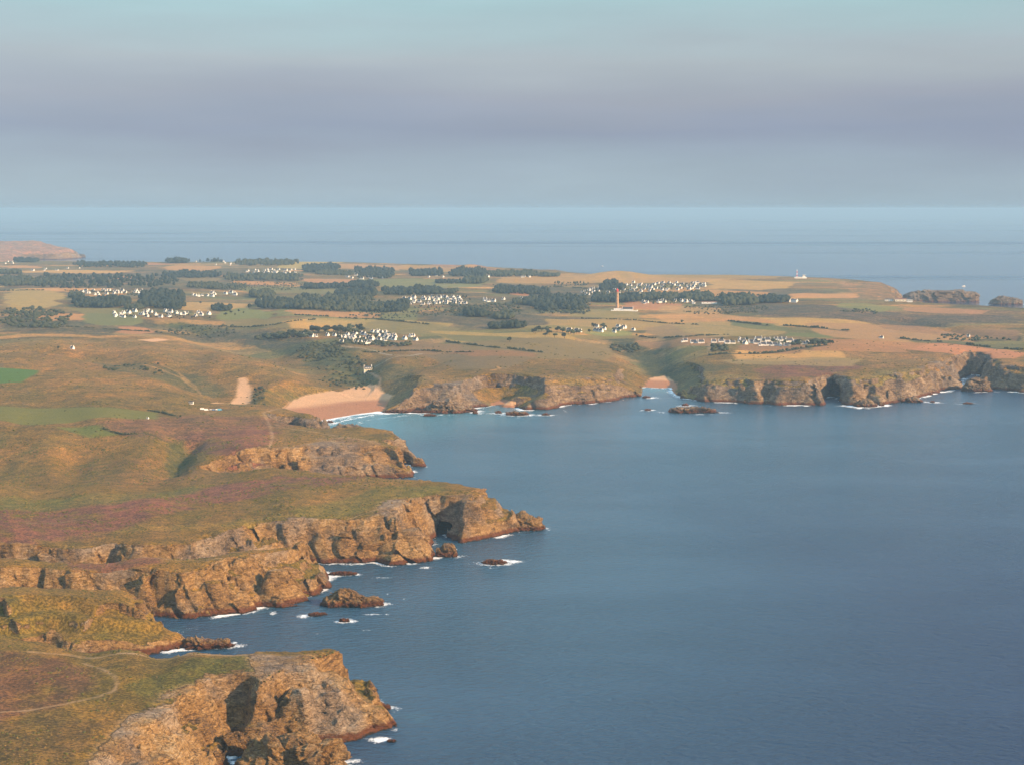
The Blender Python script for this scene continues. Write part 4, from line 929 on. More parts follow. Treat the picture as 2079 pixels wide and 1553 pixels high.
for i, (y, x, z, r, s, k, lab, group) in enumerate(FAR_HOUSES):
    if n_near + i < 292:
        o = link('house', HP[k]['whole']); o.location = (x, y, z); o.rotation_euler = (0, 0, R(r)); o.scale = (s, s, s); tag(o, lab, 'house', group)
    else:      # the farthest, a pixel or two each
        me = HP[k]['whole']; c_, s_ = math.cos(R(r)) * s, math.sin(R(r)) * s
        rest_v += [(x + v.co.x * c_ - v.co.y * s_, y + v.co.x * s_ + v.co.y * c_, z + v.co.z * s) for v in me.vertices]
        rest_f += [tuple(q + nb_ for q in p.vertices) for p in me.polygons]; rest_m += [p.material_index for p in me.polygons]; nb_ += len(me.vertices)
if rest_v: tag(mesh_obj('far_houses', rest_v, rest_f, [MAT['white'], MAT['slate'], MAT['glass']], mi=rest_m), 'far scatter of tiny white houses along the skyline hamlets', 'houses', kind='stuff')
def single_house(u, v, k, rz, lab, sc=1.0, z=None):
    x, y = ground(u, v, 30); x, y = float(x[0]), float(y[0])
    o = empty('house', (x, y, zat(x, y) + .2 if z is None else z), R(rz)); o.scale = (sc,) * 3
    for nm in ('wall', 'roof', 'chimney', 'window', 'door'):
        for me in HP[k][nm]:
            c = link(nm, me, rf if nm == 'chimney' else o)
            if nm == 'roof': rf = c
    return tag(o, lab, 'house')
# the villa in the beach valley: two full storeys and a steep roof with dormers
def villa(u, v):
    x, y = ground(u, v, 16); x, y = float(x[0]), float(y[0]); o = empty('villa', (x, y, zat(x, y)), R(10))
    L, W, hw, hr = 13.5, 9, 7.0, 11.6
    wall, roof, ch, _, _ = house_parts(L, W, hw, hr)
    mesh_obj('wall', *join(*wall), MAT['cream'], o)
    rf = mesh_obj('roof', *join(*roof), MAT['slate'], o)
    for c in ch:
        v_, f_ = c; mesh_obj('chimney', [(a, b, q + (1.0 if q > hr else 0)) for a, b, q in v_], f_, MAT['white'], rf)
    for i in range(3):
        cx = (i - 1) * 3.4
        d = mesh_obj('dormer', *prism(cx - .7, cx + .7, [(-W / 2 + .5, hw - .2), (-W / 2 + .5, hw + 1.9), (-1.6, hw + 2.4), (-1.6, hw - .2)]), MAT['white'], rf)
        for zz in (.8, 3.9):
            if i == 1 and zz < 1: mesh_obj('door', *boxv(cx - .6, cx + .6, -W / 2 - .07, -W / 2 + .1, 0, 2.3), MAT['shutter'], o)
            else: mesh_obj('window', *boxv(cx - .55, cx + .55, -W / 2 - .07, -W / 2 + .1, zz, zz + 1.7), MAT['glass'], o)
    mesh_obj('porch', *boxv(L / 2 + .01, L / 2 + 2.6, -2.5, 1.5, -1, 2.8), MAT['white'], o)
    return tag(o, 'cream two-storey villa with dormers alone in the wooded beach valley', 'villa')
villa(747, 757)
single_house(147, 709, 5, -30, 'lone small white cottage on the left hillside', .8)
single_house(300, 850.5, 5, -30, 'tiny white hut at the foot of the green left field', .32)
single_house(1966, 684, 5, -35, 'tiny lone white cottage on the right-hand plateau', .7)
single_house(1790, 688, 2, -30, 'lone stone barn amid the right-hand fields', .7)

# ------------------------------------------------------------------ lighthouse with the keepers' house
def lathe(prof, n=32):
    V, F = [], []
    for r, z in prof:
        V += [(r * math.cos(2 * math.pi * i / n), r * math.sin(2 * math.pi * i / n), z) for i in range(n)]
    for k in range(len(prof) - 1):
        for i in range(n): F.append((k * n + i, k * n + (i + 1) % n, (k + 1) * n + (i + 1) % n, (k + 1) * n + i))
    F.append(tuple(range(n))[::-1]); F.append(tuple((len(prof) - 1) * n + i for i in range(n)))
    return V, F
lx, ly = ground(1253, 631, 37); lx, ly = float(lx[0]), float(ly[0]); lz = zat(lx, ly)
lh = empty('lighthouse', (lx, ly, lz))
mesh_obj('tower', *lathe([(5.2, -1), (5.2, 3), (4.3, 5), (3.7, 25), (3.35, 43), (3.3, 43.6)]), MAT['stone'], lh, smooth=False)
mesh_obj('gallery', *lathe([(3.4, 43.0), (4.4, 44.2), (4.5, 45.2), (4.5, 45.4), (3.2, 45.42)]), MAT['stone'], lh)
rl = []
for i in range(20):
    a = 2 * math.pi * i / 20; rl.append(boxv(4.3 * math.cos(a) - .05, 4.3 * math.cos(a) + .05, 4.3 * math.sin(a) - .05, 4.3 * math.sin(a) + .05, 45.4, 46.5))
mesh_obj('railing', *join(*rl, lathe([(4.25, 46.45), (4.38, 46.45), (4.38, 46.6), (4.25, 46.6)], 24)), MAT['red'], lh)
lan = mesh_obj('lantern_room', *lathe([(2.7, 45.42), (2.7, 49.6), (2.75, 49.7)], 16), MAT['red'], lh)
mesh_obj('lantern_glass', *lathe([(2.76, 46.6), (2.76, 48.6)], 16), plain('lantern_glazing', (0.45, 0.10, 0.09), 0.2, 0.1), lan)
mesh_obj('dome', *lathe([(3.0, 49.7), (2.8, 50.8), (2.0, 52.0), (.8, 52.8), (.25, 53.0), (.25, 54.6), (.02, 55)], 24), MAT['red'], lh, smooth=True)
for z in (9, 17, 25, 33, 40): mesh_obj('window', *boxv(-.35, .35, -4.4, -3.2, z, z + 1.5), MAT['glass'], lh)
tag(lh, 'tall round tan stone lighthouse tower with a red lantern', 'lighthouse')
kh = empty('keepers_house', (lx + 16, ly - 4, lz), R(-8))
w_, r_, c_, n_, d_ = house_parts(26, 8, 4.8, 9.0, False, 5)
def shift(vf, dx, dy, dz=0): return [(a + dx, b + dy, c + dz) for a, b, c in vf[0]], vf[1]
mesh_obj('wall', *join(*[shift(q, 10, -6) for q in w_]), MAT['white'], kh)
rf = mesh_obj('roof', *join(*[shift(q, 10, -6) for q in r_]), MAT['slate'], kh)
for q in c_: mesh_obj('chimney', *shift(q, 10, -6), MAT['white'], rf)
for q in n_: mesh_obj('window', *shift(q, 10, -6), MAT['glass'], kh)
for q in d_: mesh_obj('door', *shift(q, 10, -6), MAT['shutter'], kh)
mesh_obj('tower_base_block', *join(boxv(-24, -8, -9, 2, -1, 6), boxv(-8.01, 0, -7, 0, -1, 5)), MAT['white'], kh)
mesh_obj('flat_roof', *boxv(-23.5, -8.5, -8.5, 1.5, 5.9, 6.25), MAT['slate'], kh)
mesh_obj('yard_wall', *join(boxv(-30, 34, -14.3, -14, -1, 1.9), boxv(-30.3, -30, -14.3, 8, -1, 1.9), boxv(33.7, 34, -14, 8, -1, 1.9)), MAT['white'], kh)
tag(kh, 'long white keepers\' building with slate roofs at the lighthouse foot', 'building')

# ------------------------------------------------------------------ signal station on the far skyline
gx_, gy_ = ground(1618, 565.5, 41); gx_, gy_ = float(gx_[0]), float(gy_[0]); gz_ = zat(gx_, gy_)
ms = empty('radio_mast', (gx_, gy_, gz_))
def lattice(z0, z1, w0, w1):
    out = []; n = 4
    for sx_ in (-1, 1):
        for sy_ in (-1, 1):
            out.append(([(sx_ * w0 + a, sy_ * w0 + b, z0) for a, b in ((-.3, -.3), (.3, -.3), (.3, .3), (-.3, .3))] + [(sx_ * w1 + a, sy_ * w1 + b, z1) for a, b in ((-.3, -.3), (.3, -.3), (.3, .3), (-.3, .3))], [(0, 3, 2, 1), (4, 5, 6, 7), (0, 1, 5, 4), (1, 2, 6, 5), (2, 3, 7, 6), (3, 0, 4, 7)]))
    for k in range(n):
        z = z0 + (z1 - z0) * (k + .5) / n; w = w0 + (w1 - w0) * (k + .5) / n
        out += [boxv(-w, w, -w - .2, -w + .2, z, z + .35), boxv(-w, w, w - .2, w + .2, z, z + .35), boxv(-w - .2, -w + .2, -w, w, z + .36, z + .7), boxv(w - .2, w + .2, -w, w, z + .36, z + .7)]
    return join(*out)
for k in range(5):
    mesh_obj('lattice_section', *lattice(k * 6.0 - (1 if k == 0 else 0), k * 6.0 + 5.99, 1.7 - .2 * k, 1.5 - .2 * k), MAT['red'] if k % 2 else MAT['white'], ms)
mesh_obj('antenna', *lathe([(.18, 30), (.12, 34)], 8), MAT['grey'], ms)
tag(ms, 'red and white lattice radio mast on the far right skyline', 'mast')
ss = empty('signal_station', (gx_ + 16, gy_ - 10, gz_))
mesh_obj('wall', *join(boxv(-26, 16, -5, 5, -1.5, 4.2), boxv(2, 11, -4, 4, 4.21, 10)), MAT['white'], ss)
mesh_obj('watch_room', *boxv(1, 12, -5, 5, 10.01, 11.6), MAT['glass'], ss); mesh_obj('roof', *join(boxv(.5, 12.5, -5.5, 5.5, 11.61, 12.3), boxv(-26.5, 1.9, -5.5, 5.5, 4.21, 4.7)), MAT['white'], ss)
for i in range(5): mesh_obj('window', *boxv(-23 + i * 5, -21 + i * 5, -5.06, -4.8, 1.2, 2.7), MAT['glass'], ss)
tag(ss, 'low white coastal signal station with lookout tower beside the mast', 'building')
# white and brown farm block by the far islands
def shed(u, v, L, W, h, rz, mw, mr, lab, cat='building', z0=36):
    x, y = ground(u, v, z0); x, y = float(x[0]), float(y[0]); o = empty('building', (x, y, zat(x, y)), R(rz))
    mesh_obj('wall', *prism(-L / 2, L / 2, [(-W / 2, -1.5), (W / 2, -1.5), (W / 2, h), (0, h * 1.35), (-W / 2, h)]), mw, o)
    mesh_obj('roof', *join(*[prism(-L / 2 - .3, L / 2 + .3, [(0, h * 1.35 + .01), (s * (W / 2 + .4), h - .1), (s * (W / 2 + .4), h + .12), (0, h * 1.35 + .25)]) for s in (-1, 1)]), mr, o)
    for i in range(4): mesh_obj('window', *boxv(-L / 2 + (i + .5) * L / 4 - .8, -L / 2 + (i + .5) * L / 4 + .8, -W / 2 - .06, -W / 2 + .1, h * .35, h * .7), MAT['glass'], o)
    return tag(o, lab, cat)
shed(1830, 612.5, 34, 12, 6, -8, MAT['cream'], MAT['tile'], 'long tan hotel block on the shore before the islands')
shed(1805, 612, 22, 9, 4.5, -8, MAT['white'], MAT['slate'], 'low white building left of the tan hotel block')
shed(1847, 614, 14, 9, 7, -8, MAT['white'], MAT['slate'], 'small white end building right of the tan hotel block')
shed(1612, 614.5, 16, 10, 6, -25, MAT['white'], MAT['slate'], 'bright white farmhouse at the right end of the far wood')
shed(1440, 617, 40, 10, 4, -4, MAT['white'], MAT['tile'], 'long low white barn left of the square wood')
# beach car park: toilet block and vehicles
shed(388, 820, 6, 3.5, 2.6, -5, MAT['white'], MAT['slate'], 'small white hut on the slope above the beach car park', z0=20)
def vehicle(name, u, v, rz, col, lab, van):
    x, y = ground(u, v, 22); x, y = float(x[0]), float(y[0]); o = empty(name, (x, y, zat(x, y) + .05), R(rz))
    m = plain(name + '_paint', col, .35, .05)
    L, W, hh = (5.6, 2.0, 2.5) if van else (4.2, 1.75, 1.5)
    prof = [(-W / 2, .35), (W / 2, .35), (W / 2, hh * .55), (W / 2 - .15, hh), (-W / 2 + .15, hh), (-W / 2, hh * .55)]
    if van: body = prism(-L / 2, L / 2 * .72, prof); body = join(body, boxv(L / 2 * .72 + .01, L / 2, -W / 2, W / 2, .35, 1.25))
    else: body = join(boxv(-L / 2, L / 2, -W / 2, W / 2, .35, .85), prism(-L * .32, L * .22, [(-W / 2 + .05, .86), (W / 2 - .05, .86), (W / 2 - .25, hh), (-W / 2 + .25, hh)]))
    mesh_obj('body', *body, m, o)
    mesh_obj('windscreen', *boxv((L * .36 if van else L * .22) + .02, (L * .36 if van else L * .22) + .08, -W / 2 + .25, W / 2 - .25, hh * .6, hh * .92), MAT['glass'], o)
    for sx_ in (-1, 1):
        for sy_ in (-1, 1):
            v_, f_ = lathe([(.33, -.1), (.33, .1)], 12)
            mesh_obj('wheel', [(a + sx_ * L * .3, c + sy_ * W * .46, b + .33) for a, b, c in v_], f_, plain('tyre', (.02, .02, .02), .9) if 'tyre' not in bpy.data.materials else bpy.data.materials['tyre'], o)
    return tag(o, lab, 'van' if van else 'car', 'vehicles in the beach car park')
for i, (u, v, c, vn, lab) in enumerate([(411,832,(.75,.75,.73),1,'white camper van at the left end of the beach car park'), (419,833.5,(.7,.7,.7),1,'white van second from left in the beach car park'), (428,832.5,(.55,.56,.58),0,'silver car in the middle of the beach car park'),
      (434,833,(.12,.25,.5),0,'blue car right of the silver one in the beach car park'), (440,832.5,(.75,.75,.75),0,'white car fifth from left in the beach car park'), (446,833.5,(.10,.30,.45),1,'blue van at the right end of the beach car park'), (452,832.5,(.05,.05,.06),0,'dark car just beyond the last van of the beach car park')]):
    vehicle('parked_van' if vn else 'parked_car', u, v, 5 + 7 * (i % 3), c, lab, vn)

# ------------------------------------------------------------------ boats
def boat(u, v, L, rz, lab, sail):
    x, y = cast(u, v, 0.0); o = empty('motor_boat' if not sail else 'sailing_boat', (float(x), float(y), 0), R(rz))
    n = 9; V, F = [], []
    for i in range(n):
        t = i / (n - 1); xx = (t - .45) * L; b = L * .16 * (1 - t ** 3) ** .7 + .02; zt = L * (.09 + .05 * t * t)
        V += [(xx, -b, zt), (xx, -b * .6, -.25), (xx, b * .6, -.25), (xx, b, zt)]
    for i in range(n - 1):
        for k in range(4): F.append((i * 4 + k, i * 4 + (k + 1) % 4, i * 4 + 4 + (k + 1) % 4, i * 4 + 4 + k))
    F += [(0, 1, 2, 3), (n * 4 - 1, n * 4 - 2, n * 4 - 3, n * 4 - 4)]
    mesh_obj('hull', V, F, MAT['white'], o)
    c = mesh_obj('cabin', *prism(-L * .2, L * .15, [(-L * .1, L * .08), (L * .1, L * .08), (L * .085, L * .22), (-L * .085, L * .22)]), MAT['white'], o)
    mesh_obj('window', *boxv(L * .151, L * .158, -L * .07, L * .07, L * .12, L * .19), MAT['glass'], c)
    if sail: mesh_obj('mast', *lathe([(L * .012, L * .1), (L * .006, L * 1.1)], 8), MAT['grey'], o)
    return tag(o, lab, 'boat')
boat(1957, 582, 15, 200, 'small white boat on the open sea above the far islands', False)
boat(1222, 541.5, 17, 150, 'tiny distant boat on the pale sea left of the lighthouse', False)

# ------------------------------------------------------------------ woods and trees
np.random.seed(5)
def crown_blob(n, seed):
    S, F = ICO[n]; r = np.random.RandomState(seed)
    o = r.uniform(0, 50, 3)
    k = 1 + 0.42 * fbm(S[:, 0] * 1.6 + o[0], S[:, 1] * 1.6 + o[1], S[:, 2] * 1.6 + o[2], 1, 2) + 0.12 * r.uniform(-1, 1, len(S))
    V = S * k[:, None]; V[:, 2] = np.where(V[:, 2] < -.35, -.35 + (V[:, 2] + .35) * .3, V[:, 2])
    return V, F
BLOB1 = [crown_blob(1, i) for i in range(8)]; BLOB2 = [crown_blob(2, 50 + i) for i in range(8)]
def wood_points(u0, u1, v0, v1, hgt, sp, fall=0, cap=420):
    k = FOC / float(ground([(u0 + u1) / 2], [v1])[1][0])
    vt = min(v0 + hgt * k * .85, v1 - .6)
    x, y = ground([u0, u1, u0, u1], [v1, v1 + fall, vt, vt + fall])
    ya, yb = y[0], max(y[2], y[0] + sp * 1.5)
    n = int(min(cap, max(3, (x[1] - x[0]) * (yb - ya) / sp ** 2)))
    t = np.random.rand(n); s = np.random.rand(n); s = np.where(s < .5, 2 * s * s, 1 - 2 * (1 - s) ** 2) if n > 8 else s
    yy = ya + (yb - ya) * t; a = ((u0 + (u1 - u0) * np.random.rand(n)) - PW / 2) / FOC
    # rounded plan
    q = (yy - (ya + yb) / 2) / ((yb - ya) / 2 + 1e-6); cu = ((u0 + u1) / 2 - PW / 2) / FOC
    a = cu + (a - cu) * np.sqrt(np.clip(1.15 - q * q * .6, .2, 1))
    e = ((a - cu) / ((u1 - u0) / 2 / FOC + 1e-9)) ** 4 * .5 + q ** 4 * .35
    keep = (1.5 * fbm(a * yy, yy, u0, 1 / 70, 3) + .55 - e) > (.14 if n > 8 else -9)
    return (a * yy)[keep], yy[keep]
def wood(name, pts, hgt, rad, mat, lab, blobs=BLOB1, jitter=.5):
    x, y = pts; z = height(x, y); ok = z > 2; x, y, z = x[ok], y[ok], z[ok]
    lump = fbm(x, y, 3, 1 / 42, 2)
    Vs, Fs, b = [], [], 0
    for i in range(len(x)):
        V, F = blobs[np.random.randint(8)]
        s = np.random.uniform(1 - jitter, 1 + jitter) * (.78 + .9 * max(0., float(lump[i]) + .35)); r = rad * np.random.uniform(.75, 1.3) * s ** .5; h = hgt * s
        a = np.random.uniform(0, 6.28); ca, sa = math.cos(a), math.sin(a)
        W = np.stack([(V[:, 0] * ca - V[:, 1] * sa) * r, (V[:, 0] * sa + V[:, 1] * ca) * r, V[:, 2] * h * .5 + h * .45], 1) + (x[i], y[i], z[i])
        Vs.append(W); Fs.append(F + b); b += len(V)
    if not Vs: return
    V, F = np.concatenate(Vs), np.concatenate(Fs)
    me = bpy.data.meshes.new(name); me.vertices.add(len(V)); me.vertices.foreach_set('co', V.astype(np.float32).ravel())
    me.loops.add(F.size); me.loops.foreach_set('vertex_index', F.astype(np.int32).ravel()); me.polygons.add(len(F)); me.polygons.foreach_set('loop_start', np.arange(0, F.size, 3, dtype=np.int32))
    me.update(calc_edges=True); me.materials.append(mat)
    o = bpy.data.objects.new(name, me); COL.objects.link(o); tag(o, lab, 'wood', kind='stuff')
WOODS = [  # u0, u1, v of crown tops, v of near foot, tree height, what
 (338,386,518,536,14,'tall dark skyline wood at far left'),(387,461,521,533,11,'skyline wood right of the tall dark one'),(480,606,526,541,11,'skyline trees round the distant hamlet'),(0,46,549,558,9,'thin wood at the far left edge'),(30,82,524,534,10,'dark copse by the far left shore'),
 (150,300,531,544,10,'long dark wood on the far left'),(54,364,556,587,11,'broad dark wood band on the left plateau'),(0,70,560,583,10,'wood at the left edge before the broad band'),(330,450,551,565,10,'dark wood below the skyline hamlet'),(448,616,556,572,11,'wood in front of the distant hamlet'),(615,690,536,555,10,'wood on the far central ridge'),
 (145,264,603,626,11,'square dark wood in front of the left hamlet'),(283,376,589,629,12,'tall dark wood between two left hamlets'),(140,172,594,606,8,'trees at the left end of the left hamlet'),(252,288,617,631,9,'dark rounded copse below the left wood'),(430,468,619,632,9,'small copse right of the left hamlets'),
 (508,556,589,606,11,'rounded dark copse left of centre'),(518,702,602,630,11,'long dark wood left of the central hamlet'),(600,760,598,632,11,'dark wood at the centre of the plateau'),(681,763,588,609,13,'high rounded wood behind the central trees'),(775,904,584,602,10,'dark wood behind the big middle hamlet'),
 (711,768,572,587,10,'rounded far copse at centre'),(610,716,576,588,9,'thin far wood left of the rounded copse'),(721,800,541,568,11,'ridge wood at far centre'),(829,901,547,562,10,'shore wood left of the far point'),(910,992,546,563,11,'dark shore wood below the pink far point'),(992,1092,550,563,10,'shore trees right of the pink far point'),
 (1092,1136,556,563,8,'thin end of the shore trees'),(940,990,563,577,12,'round dark copse in the far fields'),(883,940,568,577,8,'low trees left of the round far copse'),(997,1118,581,597,10,'long wood in the far straw fields'),(1065,1193,596,632,12,'large dark wood left of the lighthouse'),(765,830,611,636,9,'scrubby wood below the big middle hamlet'),
 (943,994,628,644,11,'dark copse left of the fields below the big hamlet'),(1000,1042,634,649,11,'dark copse right of its twin below the big hamlet'),(994,1066,655,669,10,'isolated dark copse above the patchwork fields'),(1215,1268,579,591,10,'wood behind the lighthouse lantern'),(1203,1300,598,616,11,'dark wood behind the lighthouse tower'),
 (1300,1378,597,612,11,'dark wood right of the lighthouse tower'),(1376,1448,596,613,11,'pale topped wood right of the lighthouse'),(1464,1538,598,622,13,'big square dark wood right of the lighthouse'),(1538,1604,602,617,10,'wood round the farm cluster left of the islands'),(1225,1254,570,579,9,'small far copse above the lighthouse'),
 (815,960,602,620,4,'garden trees of the big middle hamlet'),(1180,1320,588,606,4.5,'garden trees behind the lighthouse'),(1270,1430,576,592,3.5,'garden trees of the farthest hamlet'),(160,330,592,606,4,'garden trees of the left hamlet'),(230,426,634,647,3.5,'garden bushes of the hamlet behind the hill'),(1300,1410,606,619,4,'garden trees right of the lighthouse'),(830,960,618,632,3,'hedges below the big middle hamlet'),(0,140,566,580,9,'left-edge dark wood below the skyline'),(380,500,574,586,8,'thin wood in the left fields'),(560,640,612,628,10,'wood right of the rounded copse'),(700,780,616,634,9,'dark wood at the foot of the central trees'),(860,930,588,598,8,'trees above the big middle hamlet'),(1040,1100,606,620,9,'wood left of the large lighthouse wood'),(0,110,632,650,6,'dark scrub wood at the left edge'),(1440,1475,604,614,8,'trees beside the square wood'),(640,720,548,560,8,'far central trees'),(1120,1200,572,582,5,'low far hedge wood')]
for (u0, u1, v0, v1, hg, lab) in WOODS:
    wood('woodland', wood_points(u0, u1, v0, v1, hg, 6.6 if hg > 7 else 22, cap=520), hg, hg * .42, MAT['leaf'] if (u0 % 4) else MAT['scrub'], lab)
SCRUBS = [(0,145,622,668,5,'dark thorn scrub along the left edge'),(60,130,655,668,4,'grey scrub hollow on the left'),(520,640,676,694,5,'scrub left of the hamlet above the beach'),(640,760,730,776,3,'wooded scrub filling the beach valley'),(200,330,735,752,3,'thorn scrub in the small hill valley'),(680,850,690,702,4,'hedges in front of the hamlet above the beach'),
          (900,1060,612,640,4,'rough scrub on the central plateau'),(1240,1300,694,712,4,'dark scrub at the head of the small beach valley'),(1440,1480,700,716,5,'bushes by the white track'),(1600,1690,694,704,5,'hedge at the right end of the long hamlet'),(1700,1790,626,636,3,'low scrub on the right plateau'),(600,700,700,735,3.5,'scrub on the dark valley slope'),
          (1090,1200,612,640,4,'scrub left of the lighthouse'),(1380,1560,620,640,2.5,'low scrub right of the lighthouse'),(330,480,655,675,3,'scrub along the upper beach valley'),(700,1000,632,650,2.5,'low scrub across the central fields'),(1900,2060,676,692,3,'scrub in the right-hand gullies'),(510,545,786,822,3,'bramble slope beside the sand dune'),(460,640,572,590,3,'low hedges of the far left fields')]
for (u0, u1, v0, v1, hg, lab) in SCRUBS:
    wood('scrub', wood_points(u0, u1, v0, v1, hg, 9 if hg > 3.2 else 15, cap=320), hg, hg * .75, MAT['scrub'], lab, jitter=.45)
print('woods', _t.time() - _t0)
HEDGE = [([(905,694),(1000,706),(1100,716)], 2.6, 'dark hedge between the patchwork fields at centre'), ([(1480,653),(1560,662)], 3, 'hedge of the green field right of the lighthouse'), ([(1592,662),(1660,667),(1725,673)], 3, 'long hedge of the green fields at right'), ([(1825,688),(1950,699),(2079,712)], 3, 'hedge along the dark green strip at far right'),
         ([(1440,722),(1560,718),(1680,702)], 3, 'bushy bank below the long right-hand hamlet'), ([(300,832),(335,838),(365,846)], 1.6, 'hedge of the green field above the beach coves'), ([(600,641),(760,648),(870,660)], 2.5, 'hedge across the central straw fields'), ([(440,664),(560,660),(640,650)], 2.5, 'hedge above the dark valley'), ([(1290,682),(1400,684),(1480,680)], 2.2, 'hedge behind the right-hand hamlet'),
         ([(740,716),(860,712),(960,716)], 2.2, 'hedge below the hamlet above the beach'), ([(1180,648),(1300,652),(1420,660)], 2.2, 'hedge below the lighthouse field'), ([(0,592),(120,590),(240,594)], 3, 'hedge line on the left plateau'), ([(1000,580),(1150,584),(1260,592)], 3, 'hedge line through the far straw'), ([(1330,604),(1450,600),(1580,602)], 3, 'hedge line right of the far hamlet'), ([(60,664),(200,668),(330,676)], 2.5, 'hedge along the left lane'), ([(205,868),(250,882),(330,892)], 1.5, 'low bank below the small bright field')]
for (pl, hg, lab) in HEDGE:
    w_ = np.array(wpoly(pl)); seg = np.hypot(*np.diff(w_, axis=0).T); n = int(min(260, seg.sum() / (hg * .8)))
    tt = np.random.rand(n) * seg.sum(); cs = np.r_[0, np.cumsum(seg)]; k_ = np.clip(np.searchsorted(cs, tt) - 1, 0, len(seg) - 1); f_ = (tt - cs[k_]) / seg[k_]
    q_ = w_[k_] + (w_[k_ + 1] - w_[k_]) * f_[:, None] + np.random.normal(size=(n, 2)) * hg * .5
    kp = fbm(q_[:, 0], q_[:, 1], 7, 1 / 40, 2) > -.22; q_ = q_[kp]
    wood('hedge', (q_[:, 0], q_[:, 1]), hg, hg * .7, MAT['scrub'], lab, jitter=.5)
# gorse and heather tufts on the near headlands
ICO0 = icosphere(0)
def tufts(name, x0, x1, y0, y1, n, size, mat, lab, thr):
    x = np.random.uniform(x0, x1, n); y = np.random.uniform(y0, y1, n)
    h, d, w, bw, p = height(x, y, True)
    k = (d > w + 2) & (bw < .1) & (fbm(x, y, 33, 1 / 45, 3) + .5 * fbm(x, y, 12, 1 / 9, 2) > thr) & (np.abs(x / y) < .36); x, y, h = x[k], y[k], h[k]
    S, F = ICO0; N = len(x); r = size * np.random.uniform(.5, 1.5, N) ** 1.3
    V = S[None] * (np.random.uniform(.65, 1.35, (N, len(S), 1))) * r[:, None, None] * np.array([1, 1, .62]) + np.stack([x, y, h + .12 * r], 1)[:, None, :]
    F = (F[None] + (np.arange(N) * len(S))[:, None, None]).reshape(-1, 3); V = V.reshape(-1, 3)
    me = bpy.data.meshes.new(name); me.vertices.add(len(V)); me.vertices.foreach_set('co', V.astype(np.float32).ravel())
    me.loops.add(F.size); me.loops.foreach_set('vertex_index', F.astype(np.int32).ravel()); me.polygons.add(len(F)); me.polygons.foreach_set('loop_start', np.arange(0, F.size, 3, dtype=np.int32))
    me.update(calc_edges=True); me.materials.append(mat); o = bpy.data.objects.new(name, me); COL.objects.link(o); tag(o, lab, name.replace('_', ' '), kind='stuff')
MAT['gorse'] = plain('gorse_tufts', (0.085, 0.080, 0.024), .9, .5, .2); MAT['dead'] = plain('dry_grass_tufts', (0.165, 0.105, 0.04), .9, .4, .2); MAT['ling'] = plain('heather_tufts', (0.13, 0.06, 0.045), .9, .5, .2)
tufts('gorse', -430, 20, 690, 1300, 9000, .6, MAT['gorse'], 'low gorse tufts dotted over the near headlands', .05)
tufts('dry_grass', -430, 20, 690, 1300, 9000, .42, MAT['dead'], 'dry grass tussocks on the near headlands', .02)
tufts('heather', -600, 60, 1300, 1800, 9000, .8, MAT['gorse'], 'dark heath tufts on the middle headlands', .06)
tufts('dry_grass', -600, 60, 1300, 1800, 6000, .6, MAT['dead'], 'dry grass tussocks on the middle headlands', .0)
tufts('heath_bushes', -1000, 1000, 1800, 3000, 9000, 1.15, MAT['gorse'], 'low heath bushes over the land round the bay', .12)
# trees that stand out one by one
def tree_meshes(seed):
    r = np.random.RandomState(seed); Vs, Fs, b = [], [], 0
    for k in range(7):
        V, F = BLOB2[r.randint(8)]
        c = r.normal(size=3) * (1.5, 1.5, .9); s = r.uniform(1.5, 2.5)
        W = V * (s, s, s * .8) + c + (0, 0, 5.6); Vs.append(W); Fs.append(F + b); b += len(V)
    # loose leaf sprays on the outside
    base = np.concatenate(Vs); pick = base[r.randint(len(base), size=260)]
    pick = pick + (pick - (0, 0, 5.4)) * r.uniform(.0, .16, (260, 1))
    e1, e2 = r.normal(size=(260, 3)) * .42, r.normal(size=(260, 3)) * .42
    L = np.stack([pick, pick + e1, pick + e1 + e2], 1).reshape(-1, 3); Vs.append(L); Fs.append(np.arange(780).reshape(-1, 3) + b)
    cm = bpy.data.meshes.new('crown'); cm.from_pydata(np.concatenate(Vs).tolist(), [], np.concatenate(Fs).tolist()); cm.materials.append(MAT['leaf'] if seed % 3 else MAT['leaf2']); cm.update()
    tv, tf = lathe([(.42, -1.2), (.30, 2.5), (.22, 4.5), (.08, 6.5)], 8)
    for q in range(3):
        a = r.uniform(0, 6.28); d = np.array([math.cos(a), math.sin(a), .9])
        v2, f2 = lathe([(.14, 0), (.04, 2.6)], 5); bb = len(tv)
        tv = tv + [(d[0] * z * .8 + x, d[1] * z * .8 + y, 3 + z * .9) for x, y, z in v2]; tf = tf + [tuple(i + bb for i in g) for g in f2]
    tm = bpy.data.meshes.new('trunk'); tm.from_pydata(tv, [], tf); tm.materials.append(MAT['bark']); tm.update()
    return cm, tm
TREES = [tree_meshes(s) for s in range(6)]
def plant(pts, where, hgt, z0=38):
    pts = sorted(pts); x, y = ground([p[0] for p in pts], [p[1] for p in pts], z0); z = height(x, y)
    for i in range(len(pts)):
        cm, tm = random.choice(TREES); s = hgt / 8.2 * random.uniform(.75, 1.25)
        o = empty('tree', (x[i], y[i], z[i]), random.uniform(0, 6.28)); o.scale = (s * random.uniform(.95, 1.35), s * random.uniform(.95, 1.35), s)
        link('trunk', tm, o); link('crown', cm, o)
        lab = f"dark evergreen tree, {ordinal(i + 1)} from left {where}" if len(pts) > 1 else f"lone dark tree {where}"
        tag(o, lab, 'tree', 'trees standing out one by one on the plateau')
def row(u0, u1, v0, v1, n): return [(u0 + (u1 - u0) * (i + random.uniform(.1, .9)) / n, random.uniform(v0, v1)) for i in range(n)]
plant(row(552, 622, 683, 692, 9), 'in the clump left of the hamlet above the beach', 11)
